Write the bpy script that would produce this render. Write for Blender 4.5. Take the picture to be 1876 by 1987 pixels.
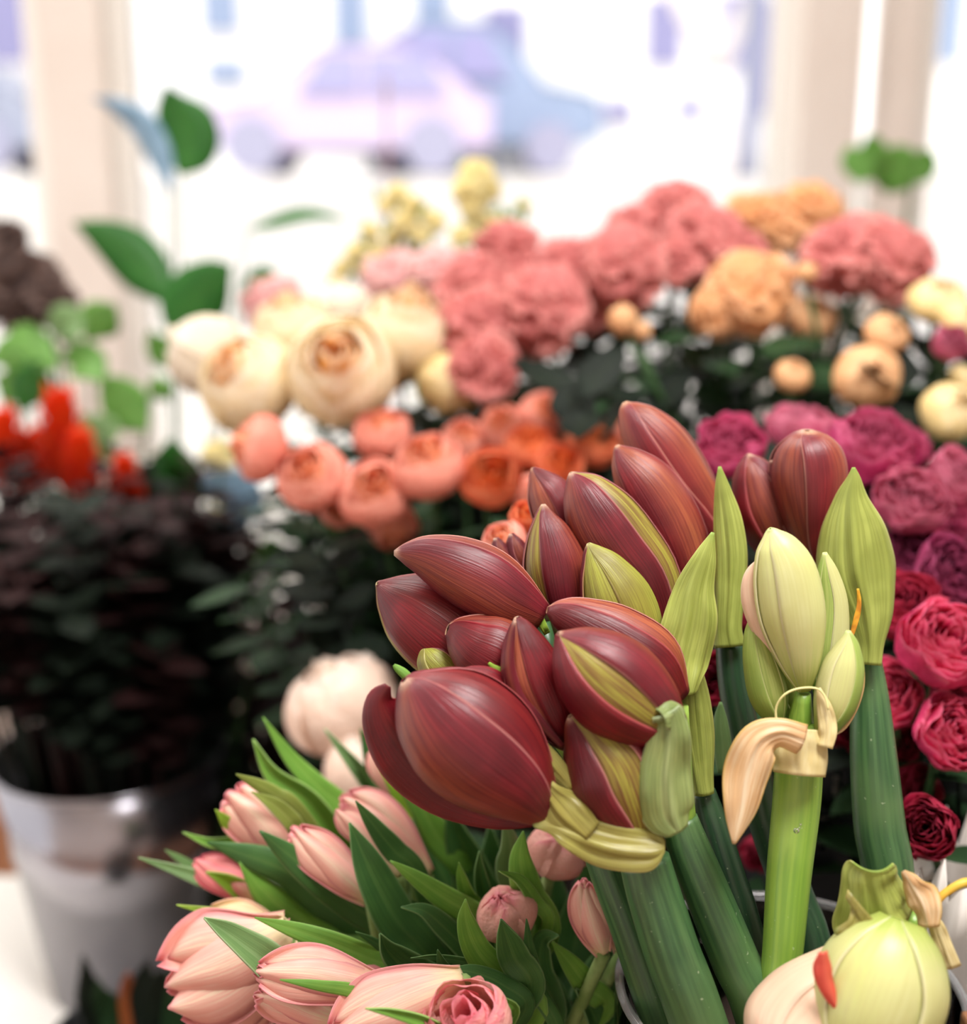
import bpy, math, random
from mathutils import Vector, Matrix, Quaternion, noise
for o in list(bpy.data.objects): bpy.data.objects.remove(o)
S = bpy.context.scene
COL = S.collection
R = math.radians
rnd = random.Random(7)

# ------------------------------------------------------------------ camera
F = 2400.0; PITCH = R(14); CAM = Vector((0, 0, 1.3))
cam = bpy.data.cameras.new('camera'); camo = bpy.data.objects.new('camera', cam); COL.objects.link(camo)
camo.location = CAM; camo.rotation_euler = (R(90) - PITCH, 0, 0)
cam.sensor_fit = 'VERTICAL'; cam.sensor_height = 36; cam.lens = F / 1987 * 36; cam.clip_start = 0.02
cam.dof.use_dof = True; cam.dof.focus_distance = 0.595; cam.dof.aperture_fstop = 3.0
S.camera = camo
FW = Vector((0, math.cos(PITCH), -math.sin(PITCH))); UP = Vector((0, math.sin(PITCH), math.cos(PITCH))); RT = Vector((1, 0, 0))

# ------------------------------------------------------------------ light
S.view_settings.view_transform = 'Standard'; S.view_settings.look = 'None'
S.view_settings.gamma = 1; S.view_settings.use_curve_mapping = False
S.view_settings.exposure = 0.22
w = bpy.data.worlds.new('sky'); S.world = w; w.use_nodes = True
w.node_tree.nodes['Background'].inputs[0].default_value = (1.0, 0.975, 0.95, 1)
w.node_tree.nodes['Background'].inputs[1].default_value = 1.5

def lamp(kind, name, loc, aim, energy, size=1.0, col=(1, 1, 1), sy=None):
    l = bpy.data.lights.new(name, kind); o = bpy.data.objects.new(name, l); COL.objects.link(o)
    o.location = loc; l.energy = energy; l.color = col
    o.rotation_euler = (Vector(aim) - Vector(loc)).to_track_quat('-Z', 'Y').to_euler()
    if kind == 'AREA':
        l.shape = 'RECTANGLE'; l.size = size; l.size_y = sy or size
    else: l.angle = R(2)
    return o
lamp('SUN', 'sun', (0, -5, 8), (0.6, 0, 0.0), 3.0, col=(1, .97, .92))
lamp('AREA', 'added_key_light', (.35, 0.25, 2.35), (0.12, 0.65, 1.05), 30, .55, (1, .98, .96))  # added key light for highlights on the buds, no such lamp known
lamp('AREA', 'added_top_light', (-.6, 1.5, 2.75), (0.1, 0.8, 1.0), 28, 0.9, (1, .98, .95))  # added soft light from above and behind, no opening in the ceiling

# ------------------------------------------------------------------ helpers
def hexc(h):
    r = [int(h[i:i+2], 16) / 255 for i in (0, 2, 4)]
    return tuple((c / 12.92 if c <= .04045 else ((c + .055) / 1.055) ** 2.4) for c in r) + (1,)

def pt(x, y, d):
    return CAM + FW * d + RT * ((x - 938) / F * d) + UP * ((993.5 - y) / F * d)

def catmull(P, n):
    P = [tuple(p) for p in P]; out = []
    Q = [tuple(2*a-b for a, b in zip(P[0], P[1]))] + P + [tuple(2*a-b for a, b in zip(P[-1], P[-2]))]
    m = len(P) - 1
    for k in range(n):
        s = k / (n - 1) * m; i = min(int(s), m - 1); t = s - i
        a, b, c, d = Q[i:i+4]
        out.append(tuple(.5*((2*b_) + (c_-a_)*t + (2*a_-5*b_+4*c_-d_)*t*t + (-a_+3*b_-3*c_+d_)*t**3)
                         for a_, b_, c_, d_ in zip(a, b, c, d)))
    return out

class MB:
    def __init__(s): s.v = []; s.f = []; s.uv = []; s.mi = []
    def grid(s, fn, ni, nj, closed=False, mi=0):
        b = len(s.v)
        for i in range(ni):
            for j in range(nj):
                p, q = fn(i, j); s.v.append(Vector(p)); s.uv.append(q)
        for i in range(ni - 1):
            for j in range(nj if closed else nj - 1):
                k = (j + 1) % nj
                s.f.append((b+i*nj+j, b+i*nj+k, b+(i+1)*nj+k, b+(i+1)*nj+j)); s.mi.append(mi)
        return b
    def box(s, x0, x1, y0, y1, z0, z1, mi=0):
        b = len(s.v)
        for z in (z0, z1):
            for x, y in ((x0, y0), (x1, y0), (x1, y1), (x0, y1)): s.v.append(Vector((x, y, z))); s.uv.append((0, 0))
        for f in ((3,2,1,0),(4,5,6,7),(0,1,5,4),(1,2,6,5),(2,3,7,6),(3,0,4,7)):
            s.f.append(tuple(b+i for i in f)); s.mi.append(mi)
    def mesh(s, name, mats, off=Vector((0, 0, 0)), smooth=True):
        m = bpy.data.meshes.new(name); m.from_pydata([p - off for p in s.v], [], s.f)
        for mt in (mats if isinstance(mats, (list, tuple)) else [mats]): m.materials.append(mt)
        u = m.uv_layers.new(name='UVMap')
        lv = [0] * len(m.loops); m.loops.foreach_get('vertex_index', lv)
        flat = []
        for i in lv: flat += list(s.uv[i])
        u.data.foreach_set('uv', flat)
        m.polygons.foreach_set('use_smooth', [smooth] * len(m.polygons))
        m.polygons.foreach_set('material_index', s.mi)
        m.update(); return m

def tag(o, label=None, cat=None, group=None, kind=None):
    if label: o['label'] = label
    if cat: o['category'] = cat
    if group: o['group'] = group
    if kind: o['kind'] = kind
    return o
def wloc(o):
    v = Vector((0, 0, 0))
    while o: v = v + Vector(o.location); o = o.parent
    return v
def put(name, mb, mat, parent=None, solid=0, smooth=True, bevel=0, sub=0):
    off = wloc(parent) if parent else Vector((0, 0, 0))
    loc = Vector((0, 0, 0))
    if not parent and mb.v:
        c = sum(mb.v, Vector()) / len(mb.v); zmin = min(p.z for p in mb.v); loc = Vector((c.x, c.y, zmin)); off = loc
    o = bpy.data.objects.new(name, mb.mesh(name, mat, off, smooth)); COL.objects.link(o); o.location = loc
    if parent: o.parent = parent
    if solid:
        md = o.modifiers.new('s', 'SOLIDIFY'); md.thickness = solid; md.offset = 0
    if bevel:
        md = o.modifiers.new('b', 'BEVEL'); md.width = bevel; md.segments = 2; md.limit_method = 'ANGLE'
    if sub:
        md = o.modifiers.new('u', 'SUBSURF'); md.levels = sub; md.render_levels = sub
    return o
def put_mesh(name, me, parent, loc, rot, scale):
    o = bpy.data.objects.new(name, me); COL.objects.link(o); o.parent = parent
    o.location = Vector(loc) - wloc(parent); o.rotation_mode = 'QUATERNION'; o.rotation_quaternion = rot
    o.scale = (scale,) * 3 if not isinstance(scale, tuple) else scale
    return o
def thing(name, label, cat, loc, group=None):
    o = bpy.data.objects.new(name, None); COL.objects.link(o); o.location = loc; o.empty_display_size = .02
    return tag(o, label, cat, group)

# ------------------------------------------------------------------ materials
class NT:
    def __init__(s, name):
        s.m = bpy.data.materials.new(name); s.m.use_nodes = True; s.t = s.m.node_tree
        s.b = s.t.nodes['Principled BSDF']; s.o = s.t.nodes['Material Output']
    def n(s, typ, **k):
        x = s.t.nodes.new(typ)
        for a, v in k.items(): setattr(x, a, v)
        return x
    def l(s, a, b): s.t.links.new(a, b)
    def val(s, sock, v):
        if hasattr(v, 'is_output'): s.l(v, sock)
        else: sock.default_value = v
    def math(s, op, a, b=0.0, c=None, clamp=False):
        x = s.n('ShaderNodeMath', operation=op, use_clamp=clamp); s.val(x.inputs[0], a); s.val(x.inputs[1], b)
        if c is not None: s.val(x.inputs[2], c)
        return x.outputs[0]
    def mr(s, v, a, b, c=0., d=1.):
        x = s.n('ShaderNodeMapRange', interpolation_type='SMOOTHSTEP'); s.val(x.inputs[0], v)
        for i, q in enumerate((a, b, c, d)): x.inputs[1+i].default_value = q
        return x.outputs[0]
    def mix(s, f, a, b):
        x = s.n('ShaderNodeMix', data_type='RGBA'); s.val(x.inputs[0], f); s.val(x.inputs[6], a); s.val(x.inputs[7], b)
        return x.outputs[2]
    def uv(s):
        t = s.n('ShaderNodeUVMap'); p = s.n('ShaderNodeSeparateXYZ'); s.l(t.outputs[0], p.inputs[0])
        return p.outputs[0], p.outputs[1]
    def noise(s, x, y, z=0.0, scale=1.0, detail=3):
        c = s.n('ShaderNodeCombineXYZ'); s.val(c.inputs[0], x); s.val(c.inputs[1], y); s.val(c.inputs[2], z)
        t = s.n('ShaderNodeTexNoise'); t.inputs['Scale'].default_value = scale; t.inputs['Detail'].default_value = detail
        s.l(c.outputs[0], t.inputs[0]); return t.outputs[0]
    def onoise(s, scale, detail=3):
        c = s.n('ShaderNodeTexCoord'); t = s.n('ShaderNodeTexNoise'); t.inputs['Scale'].default_value = scale
        t.inputs['Detail'].default_value = detail; s.l(c.outputs['Object'], t.inputs[0]); return t.outputs[0]
    def fin(s, col, rough=.5, spec=.4, trans=0., bump=None, bs=.2, bd=.001, metal=0., coat=0.):
        s.val(s.b.inputs['Base Color'], col); s.val(s.b.inputs['Roughness'], rough)
        s.b.inputs['Specular IOR Level'].default_value = spec; s.b.inputs['Metallic'].default_value = metal
        s.b.inputs['Coat Weight'].default_value = coat; s.b.inputs['Coat Roughness'].default_value = .3
        if bump is not None:
            b = s.n('ShaderNodeBump'); b.inputs['Strength'].default_value = bs; b.inputs['Distance'].default_value = bd
            s.l(bump, b.inputs['Height']); s.l(b.outputs[0], s.b.inputs['Normal'])
        if trans:
            t = s.n('ShaderNodeBsdfTranslucent'); s.val(t.inputs[0], col)
            x = s.n('ShaderNodeMixShader'); x.inputs[0].default_value = trans
            s.l(s.b.outputs[0], x.inputs[1]); s.l(t.outputs[0], x.inputs[2]); s.l(x.outputs[0], s.o.inputs[0])
        return s.m

def plain(name, h, rough=.6, spec=.3, metal=0., nscale=0, h2=None, trans=0.):
    t = NT(name); c = hexc(h)
    if nscale: c = t.mix(t.mr(t.onoise(nscale), .35, .65), c, hexc(h2 or h))
    return t.fin(c, rough, spec, trans, metal=metal)

def petal(name, col, dark, rib, rib_w=.22, rib_amt=.7, edge=None, edge_w=.03, tip=None, base=None, rough=.38,
          trans=.12, veins=60, bs=.5, spec=.5, coat=0.):
    """u across (0..1, rib at .5), v base->tip"""
    t = NT(name); u, v = t.uv()
    vn = t.noise(t.math('MULTIPLY', u, veins), t.math('MULTIPLY', v, 2.2), 0, 1, 4)
    fine = t.mr(vn, .38, .62)
    big = t.mr(t.onoise(45, 2), .35, .65)
    c = t.mix(t.math('MULTIPLY', big, .55), hexc(col), hexc(dark))
    c = t.mix(t.math('MULTIPLY', fine, .55), c, hexc(dark))
    du = t.math('ABSOLUTE', t.math('SUBTRACT', u, .5))
    rf = t.mr(du, rib_w, 0.0); rf = t.math('MULTIPLY', rf, t.math('MULTIPLY_ADD', fine, -.7, 1.0))
    c = t.mix(t.math('MULTIPLY', rf, rib_amt), c, hexc(rib))
    if base:
        c = t.mix(t.mr(t.math('MULTIPLY_ADD', fine, .08, v), .34, .0), c, hexc(base))
    if tip:
        c = t.mix(t.math('MULTIPLY', t.mr(t.math('MULTIPLY_ADD', fine, -.06, v), .86, 1.0), .8), c, hexc(tip))
    if edge:
        e = t.mr(du, .5 - edge_w, .5)
        c = t.mix(t.math('MULTIPLY', e, .6), c, hexc(edge))
    return t.fin(c, rough, spec, trans, bump=vn, bs=bs, bd=.0008, coat=coat)

M = {}
M['red'] = petal('crimson petal', '7c1f2b', '4a111a', '93492f', .30, .8, edge='c88880', edge_w=.02, tip='d9b59a')
M['redplain'] = petal('deep red petal', '7e1520', '480a13', '8a2f28', .2, .4, edge='c06060', edge_w=.02)
M['redorange'] = petal('warm red petal', '8e2a30', '5c161f', 'b0683e', .32, .62, edge='dc9c8a', edge_w=.02, tip='d9b08a')
M['redgreen'] = petal('green striped red petal', '7a222c', '521721', '9c963c', .30, 1.0, edge='c8a070', edge_w=.02, tip='cfc68c')
M['olive'] = petal('olive green tepal', '94903a', '6e602a', 'aab048', .3, .8, edge='c4bb78', tip='b9b472')
M['cream'] = petal('cream green petal', 'dcdca0', 'cfcd86', 'd6dc84', .3, .5, edge='efe8c4', tip='b9cf80', base='a8b954', veins=40, bs=.15, trans=.25)
M['budgreen'] = petal('pale green bud', 'a9bc60', '8ba64c', 'c8cf7c', .3, .5, edge='d8d49a', tip='d2d493', base='6f9740', veins=30, bs=.2, trans=.2)
M['bract'] = petal('yellow green bract', 'b2bc60', '7e8838', '8a943e', .12, .5, edge='d6cf8a', tip='8fb04c', veins=22, bs=.6, trans=.2)
M['bract2'] = petal('ochre green bract', 'aaa656', '7c7034', 'a09444', .25, .5, edge='d6c47c', tip='93a35a', veins=20, bs=.6, trans=.15)
M['bractgrey'] = petal('grey green bract', '9dab68', '6c7f46', 'b4c08a', .2, .4, edge='cfd6ae', tip='a9ba94', veins=24, bs=.6, trans=.15)
M['dry'] = petal('dry tan bract', 'f4dcb4', 'd8a468', 'faeed4', .22, .6, edge='e0c060', edge_w=.08, veins=14, bs=.8, trans=.35)
M['dry2'] = petal('pale papery bract', 'e8d9a4', 'dcc888', 'efe4bc', .3, .5, veins=10, bs=.4, trans=.3)
M['peachp'] = petal('blush cream petal', 'f0d4b8', 'ecc0a4', 'f3dcc0', .4, .5, edge='f3e4cc', veins=26, bs=.15, trans=.2)
M['coralcurl'] = petal('coral red petal', 'e2604e', 'cf4238', 'e87c60', .3, .5, veins=30, bs=.2)
M['tulip'] = petal('pink tulip petal', 'f6c2b4', 'f0a696', 'f8e4c8', .3, .85, edge='e58c98', edge_w=.14, tip='e87f92', base='ecd9ac', veins=30, bs=.3, trans=.25)
M['tuliphot'] = petal('hot pink tulip petal', 'f09a98', 'e8777f', 'f2c3ac', .2, .5, edge='e4647c', edge_w=.2, tip='e25f7c', base='efd29c', veins=30, bs=.3, trans=.25)
M['tulipy'] = petal('cream yellow tulip petal', 'f2dcb4', 'e6c088', 'f4e8c8', .3, .6, edge='f0b4a0', edge_w=.1, veins=30, bs=.3, trans=.25)
def leafm(name, col, dark, rib, trans=.25, rough=.42, spec=.4, edge=None):
    return petal(name, col, dark, rib, .08, .45, edge=edge, edge_w=.05, rough=rough, trans=trans, veins=34, bs=.35, spec=spec)
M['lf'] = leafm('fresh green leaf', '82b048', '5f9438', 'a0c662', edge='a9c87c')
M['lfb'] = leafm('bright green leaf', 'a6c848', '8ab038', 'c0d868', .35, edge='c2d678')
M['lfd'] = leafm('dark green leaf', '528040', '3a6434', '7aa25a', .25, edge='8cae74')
M['lfg'] = leafm('grey green leaf', '7c9c62', '668a52', '98b480', .2, edge='b4c79c')
M['lfo'] = leafm('olive green leaf', '93a04c', '7c8c3e', 'c0c078', .2, edge='c8cc90')
M['fol'] = leafm('rose foliage', '2b4828', '1c341d', '426036', .1, .5, .25)
M['fold'] = leafm('dark foliage', '1a241a', '121814', '28341f', .03, .6, .15)
M['folr'] = leafm('dark maroon foliage', '331c1c', '1e1414', '4a2a26', .03, .6, .15)
M['win'] = leafm('window plant leaf', '3f8434', '2f6c2c', '6aa04c', .35, .4)
M['winl'] = leafm('light window leaf', '7fb458', '6a9e48', '9cc874', .35, .45)
M['blue'] = leafm('pale blue leaf', 'a4c4dc', '6f93ac', 'd0e2ee', .25, .4)
def stemm(name, a, b, c):
    t = NT(name); u, v = t.uv()
    vn = t.noise(t.math('MULTIPLY', u, 26), t.math('MULTIPLY', v, 2.0), 0, 1, 4)
    col = t.mix(t.mr(vn, .35, .65), hexc(a), hexc(b))
    col = t.mix(t.math('MULTIPLY', t.mr(t.onoise(18, 2), .45, .7), .6), col, hexc(c))
    fleck = t.mr(t.onoise(420, 1), .74, .8)
    col = t.mix(t.math('MULTIPLY', fleck, .35), col, hexc('c8d2b0'))
    return t.fin(col, .38, .45, 0, bump=vn, bs=.12, bd=.0008, coat=.15)
M['stem'] = stemm('amaryllis stem', '466a3e', '2d4e2e', '607c4a')
M['stemd'] = stemm('dark amaryllis stem', '2b4a30', '1f3a28', '3c5a3a')
M['stemb'] = stemm('bright amaryllis stem', '86a840', '6f9638', 'a0bd58')
M['thin'] = plain('thin green stem', '3d5c34', .5, .3, nscale=60, h2='2c4728')
M['thinlight'] = plain('light green stem', '8aa060', .5, .3, nscale=60, h2='6d8848')
M['ochre'] = plain('ochre pedicel', 'd9a93c', .45, .4, nscale=80, h2='c8b84c')
M['stamen'] = plain('pale yellow filament', 'dcd494', .5, .3)
M['pollen'] = plain('orange dried tip', 'd8a030', .7, .2, nscale=200, h2='c07c28')

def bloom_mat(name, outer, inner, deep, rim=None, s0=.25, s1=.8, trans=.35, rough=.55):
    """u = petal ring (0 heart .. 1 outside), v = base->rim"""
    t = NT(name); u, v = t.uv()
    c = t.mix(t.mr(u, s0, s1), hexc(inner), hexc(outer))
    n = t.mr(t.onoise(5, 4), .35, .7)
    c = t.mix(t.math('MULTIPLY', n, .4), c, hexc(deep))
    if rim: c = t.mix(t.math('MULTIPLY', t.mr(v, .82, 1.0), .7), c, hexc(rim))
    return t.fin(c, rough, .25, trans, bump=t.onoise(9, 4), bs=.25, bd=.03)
B = {}
B['coral'] = bloom_mat('coral rose bloom', 'f6a08c', 'fa9030', 'f0907a', 'f9bca8', .6, .88)
B['orange'] = bloom_mat('orange rose bloom', 'f0805c', 'f47c1c', 'e8682c', 'f8a478', .5, .95)
B['creamr'] = bloom_mat('cream rose bloom', 'fcecc8', 'ffb42c', 'fcdc98', 'fdf4e0', .5, .8)
B['white'] = bloom_mat('ivory rose bloom', 'f8ecd8', 'f4dcb0', 'f2dcc0', 'fcf6ea')
B['blush'] = bloom_mat('blush rose bloom', 'fae2d0', 'f8dcc0', 'f6d8c4', 'fcf0e6')
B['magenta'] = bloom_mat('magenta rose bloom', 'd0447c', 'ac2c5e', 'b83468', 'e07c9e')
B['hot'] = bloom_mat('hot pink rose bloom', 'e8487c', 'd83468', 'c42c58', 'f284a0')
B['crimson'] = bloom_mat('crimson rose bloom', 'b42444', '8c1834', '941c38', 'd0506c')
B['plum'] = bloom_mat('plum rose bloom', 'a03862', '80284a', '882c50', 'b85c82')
B['mauve'] = bloom_mat('dusty pink rose bloom', 'd46486', 'b4466a', 'c05276', 'e698ae')
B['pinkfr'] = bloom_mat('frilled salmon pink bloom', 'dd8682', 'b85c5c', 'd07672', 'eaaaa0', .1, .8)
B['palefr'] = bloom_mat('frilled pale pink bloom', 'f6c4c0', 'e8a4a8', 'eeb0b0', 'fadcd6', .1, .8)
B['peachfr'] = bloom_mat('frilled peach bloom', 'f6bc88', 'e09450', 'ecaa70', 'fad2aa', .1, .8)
B['spray'] = bloom_mat('peach spray rose bloom', 'f6c490', 'f4b478', 'f0b880', 'f8d4a8')
B['yell'] = bloom_mat('creamy yellow bloom', 'f8e0a0', 'f4cc80', 'f2d898', 'faecc8')
B['tpink'] = bloom_mat('double pink tulip bloom', 'f6c0b4', 'f4a0ac', 'f2aca0', 'f090a4', .2, .8, .4, .45)
B['brown'] = bloom_mat('dark brown seed head', '5c463e', '3a2c2a', '463430', '8a7670')
B['yfree'] = bloom_mat('yellow freesia bloom', 'f8ecb0', 'f4cc60', 'f2e094', 'fcf6d4', .1, .7)
B['redpl'] = bloom_mat('scarlet plume', 'e83c18', 'c8241c', 'ee6a1c', 'f25424', trans=.3)
B['wht'] = bloom_mat('white small bloom', 'f0ece4', 'e0dccc', 'dcdcd4', 'f8f6f0')

# ------------------------------------------------------------------ shape builders
def frame(P):
    """P: list of (x,y,d,hw) px samples -> list of (center, T, side, normal-to-camera, r metres)"""
    C = [pt(p[0], p[1], p[2]) for p in P]; out = []
    n = len(P)
    for i in range(n):
        T = (C[min(i+1, n-1)] - C[max(i-1, 0)])
        T = T.normalized() if T.length > 1e-9 else Vector((0, 0, 1))
        V = (CAM - C[i]).normalized(); Sd = T.cross(V)
        Sd = Sd.normalized() if Sd.length > 1e-6 else RT
        N = Sd.cross(T).normalized()
        out.append((C[i], T, Sd, N, max(P[i][3], .5) * P[i][2] / F))
    return out

def full(P, d, dt):
    """(x,y,hw) -> (x,y,depth,hw), depth running d at base to dt at tip"""
    n = len(P)
    return [(p[0], p[1], d + (dt - d) * i / (n - 1), p[2]) for i, p in enumerate(P)]

def leaf(name, P, d, dt, mat, parent, cup=.3, roll=0., fold=.0, wave=0., n=26, m=9, thick=.0007, seed=0, out=None):
    Q = catmull(full(P, d, dt), n); fr = frame(Q); mb = out or MB(); r = R(roll)
    rb = {'bract': .055}.get(name, 0); m = m * 2 + 5 if rb else m
    def fn(i, j):
        c, T, Sd, N, hw = fr[i]; u = -1 + 2 * j / (m - 1); t = i / (n - 1)
        s2 = Sd * math.cos(r) + N * math.sin(r); n2 = N * math.cos(r) - Sd * math.sin(r)
        wv = wave * hw * (math.sin(t * 11 + seed) * u + math.sin(t * 19 + seed * 2 + 2) * abs(u) * .6) + rb * hw * (math.sin(u * 8.5 + seed + 1.2 * math.sin(t * 4)) + .6 * math.sin(u * 15 + seed * 2 + t * 3)) * math.sin(math.pi * min(1, t * 1.1 + .08))
        return c + s2 * (hw * u) + n2 * (-cup * hw * u * u - fold * hw * (1 - abs(u)) + wv), (j / (m - 1), t)
    mb.grid(fn, n, m)
    if out is None: return put(name, mb, mat, parent, solid=thick)

def tube(mb, P, seg=10, mi=0, cap=True):
    """P: list of (Vector, radius)"""
    n = len(P)
    Tp = None; X = None; L = 0
    rings = []
    for i in range(n):
        T = (P[min(i+1, n-1)][0] - P[max(i-1, 0)][0]).normalized()
        if X is None:
            X = T.cross(Vector((.3, .9, .2))).normalized()
        X = (X - T * X.dot(T)).normalized(); Y = T.cross(X)
        rings.append((P[i][0], X.copy(), Y, P[i][1]))
    def fn(i, j):
        c, X, Y, r = rings[i]; a = 2 * math.pi * j / seg
        return c + (X * math.cos(a) + Y * math.sin(a)) * r, (j / seg, i / max(1, n - 1))
    b = mb.grid(fn, n, seg, True, mi)
    if cap:
        mb.f.append(tuple(b + j for j in range(seg))[::-1]); mb.mi.append(mi)
        mb.f.append(tuple(b + (n-1)*seg + j for j in range(seg))); mb.mi.append(mi)

def pxtube(name, P, mat, parent, n=16, seg=14):
    """P list of (x,y,d,hwpx)"""
    Q = catmull(P, n); mb = MB()
    tube(mb, [(pt(q[0], q[1], q[2]), max(q[3], 1) * q[2] / F) for q in Q], seg)
    return put(name, mb, mat, parent)

def bud(P, d, dt, parent, mA, mB, mC, roll=0., aB=32., aC=-32., kd=.85, sB=.6, n=30, name='bud'):
    """closed tepal bud: core + three overlapping tepals; roll = where the under tepal faces, 0 = camera"""
    Q = catmull(full(P, d, dt), n); fr = frame(Q)
    def surf(i, ph, rr):
        c, T, Sd, N, r = fr[i]
        return c + (Sd * math.sin(ph) + N * math.cos(ph) * kd) * (r * rr)
    core = MB()
    core.grid(lambda i, j: (surf(i, 2*math.pi*j/20, .93), (((j/20*3) % 1), i/(n-1))), n, 20, True)
    co = put(name, core, mA, parent)
    def tep(p0, p1, lift, mat, flip):
        mb = MB(); m = 19
        def fn(i, j):
            t = i / (n - 1); q = j / (m - 1)
            a0 = p0(t); a1 = p1(t); ph = R(a0 + (a1 - a0) * q)
            lip = .035 * max(0, 1 - q / .18) * math.sin(math.pi * min(1, t * 1.05)) if lift else 0
            belly = .035 * math.sin(math.pi * min(q * 1.0, 1))
            rib = .02 * math.exp(-((q - .5) / .05) ** 2)
            u = q if flip == 0 else min(1, q)
            return surf(i, ph, .955 + lift + lip + belly + rib * (1 - t)), (u, t)
        mb.grid(fn, n, m)
        put('petal', mb, mat, co, solid=.0006)
    sh = lambda t: math.sin(math.pi * min(1, .06 + .94 * t)) ** .7
    tep(lambda t: roll - 100, lambda t: roll + 100, .0, mA, 0)
    tep(lambda t: roll + aB * sh(t), lambda t: roll + 190, .045, mB, 1)
    tep(lambda t: roll + aC * sh(t), lambda t: roll - 190, .085, mC, 1)
    return co

# ================================================================== THE SETTING
M['wall'] = plain('warm white painted frame', 'efe6de', .6, .2, nscale=3, h2='e8ddd4')
M['ceil'] = plain('white ceiling', 'f2efe9', .8, .1)
t = NT('oak floor boards'); tc = t.n('ShaderNodeTexCoord'); sp = t.n('ShaderNodeSeparateXYZ'); t.l(tc.outputs['Object'], sp.inputs[0])
gr = t.noise(t.math('MULTIPLY', sp.outputs[0], 40), t.math('MULTIPLY', sp.outputs[1], 3), 0, 1, 5)
bd = t.math('FRACT', t.math('MULTIPLY', sp.outputs[0], 7))
cc = t.mix(t.mr(gr, .3, .7), hexc('a8704c'), hexc('8c5a3c')); cc = t.mix(t.mr(bd, .04, .0), cc, hexc('4a3020'))
M['floor'] = t.fin(cc, .5, .3)
def struct(name, boxes, mat, bevel=0):
    mb = MB()
    for b in boxes: mb.box(*b)
    return tag(put(name, mb, mat, smooth=False, bevel=bevel), kind='structure')
WY = 2.72
struct('floor', [(-3.2, 3.2, -1.5, WY + .15, -.05, 0)], M['floor'])
struct('ceiling', [(-3.2, 3.2, -1.5, WY + .15, 2.9, 3.0)], M['ceil'])
struct('wall_right', [(3.1, 3.2, -1.5, WY + .15, 0, 2.9)], M['wall'])
struct('wall_back', [(-3.2, 3.1, WY, WY + .12, 0, .42), (-3.2, 3.1, WY, WY + .12, 2.6, 2.9)], M['wall'])
struct('wall_front_added', [(-3.2, 3.2, -1.5, -1.4, 0, 2.9)], M['wall'])  # unseen wall added behind the camera to cut frontal sky light
struct('trim_1', [(-.915, -.785, WY - .03, WY + .13, .42, 2.6)], M['wall'], .006)
struct('trim_2', [(.655, .785, WY - .03, WY + .13, .42, 2.6)], M['wall'], .006)
struct('trim_3', [(-3.1, 3.05, WY - .14, WY + .0, .40, .44)], M['ceil'], .005)
tg = NT('window glass'); tg.b.inputs['Transmission Weight'].default_value = 1; tg.b.inputs['Roughness'].default_value = 0; tg.b.inputs['IOR'].default_value = 1.0
tg.b.inputs['Specular IOR Level'].default_value = .1; M['pane'] = tg.m
def window(n, x0, x1):
    fm = MB(); f = .045
    for b in ((x0, x0+f, WY+.02, WY+.09, .42, 2.6), (x1-f, x1, WY+.02, WY+.09, .42, 2.6), (x0+f, x1-f, WY+.02, WY+.09, .42, .42+f), (x0+f, x1-f, WY+.02, WY+.09, 2.6-f, 2.6)): fm.box(*b)
    o = tag(put('window_%d' % n, fm, M['ceil'], smooth=False, bevel=.004), kind='structure')
    g = MB(); g.box(x0+f, x1-f, WY+.05, WY+.056, .42+f, 2.6-f); put('pane', g, M['pane'], o, smooth=False)
window(1, -3.05, -.915); window(2, -.785, .655); window(3, .905, 3.05)
struct('trim_4', [(.845, .905, WY + .0, WY + .12, .42, 2.6)], M['wall'])

# outside: raised street behind a low white wall
M['pave'] = plain('pale paving', 'efece6', .9, .1, nscale=2, h2='e6e2dc')
M['facade'] = plain('white rendered facade', 'f6f4f2', .9, .1, nscale=.6, h2='eeeef2')
M['lav'] = plain('lavender shaded glass', '9290b8', .35, .3)
M['blueg'] = plain('blue grey glass', '94a4c0', .35, .3)
M['lavl'] = plain('pale lilac paint', 'cdbedb', .5, .3)
M['greyc'] = plain('grey car paint', '9aa0b4', .4, .3)
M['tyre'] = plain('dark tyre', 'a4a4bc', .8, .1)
struct('floor_pavement', [(-8, 8, WY + .2, 4.9, .1, .15)], M['pave'])
mb = MB(); mb.box(-8, 8, 4.9, 5.1, .1, 1.40)
tag(put('retaining_wall', mb, M['facade'], smooth=False), 'low white wall outside holding up the street', 'wall')
mb = MB(); mb.box(-14, 14, 5.1, 19, 1.3, 1.36)
for p in mb.v: p.z += (p.y - 5.1) * .025
o = tag(put('street', mb, M['pave'], smooth=False), kind='structure')
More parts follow.
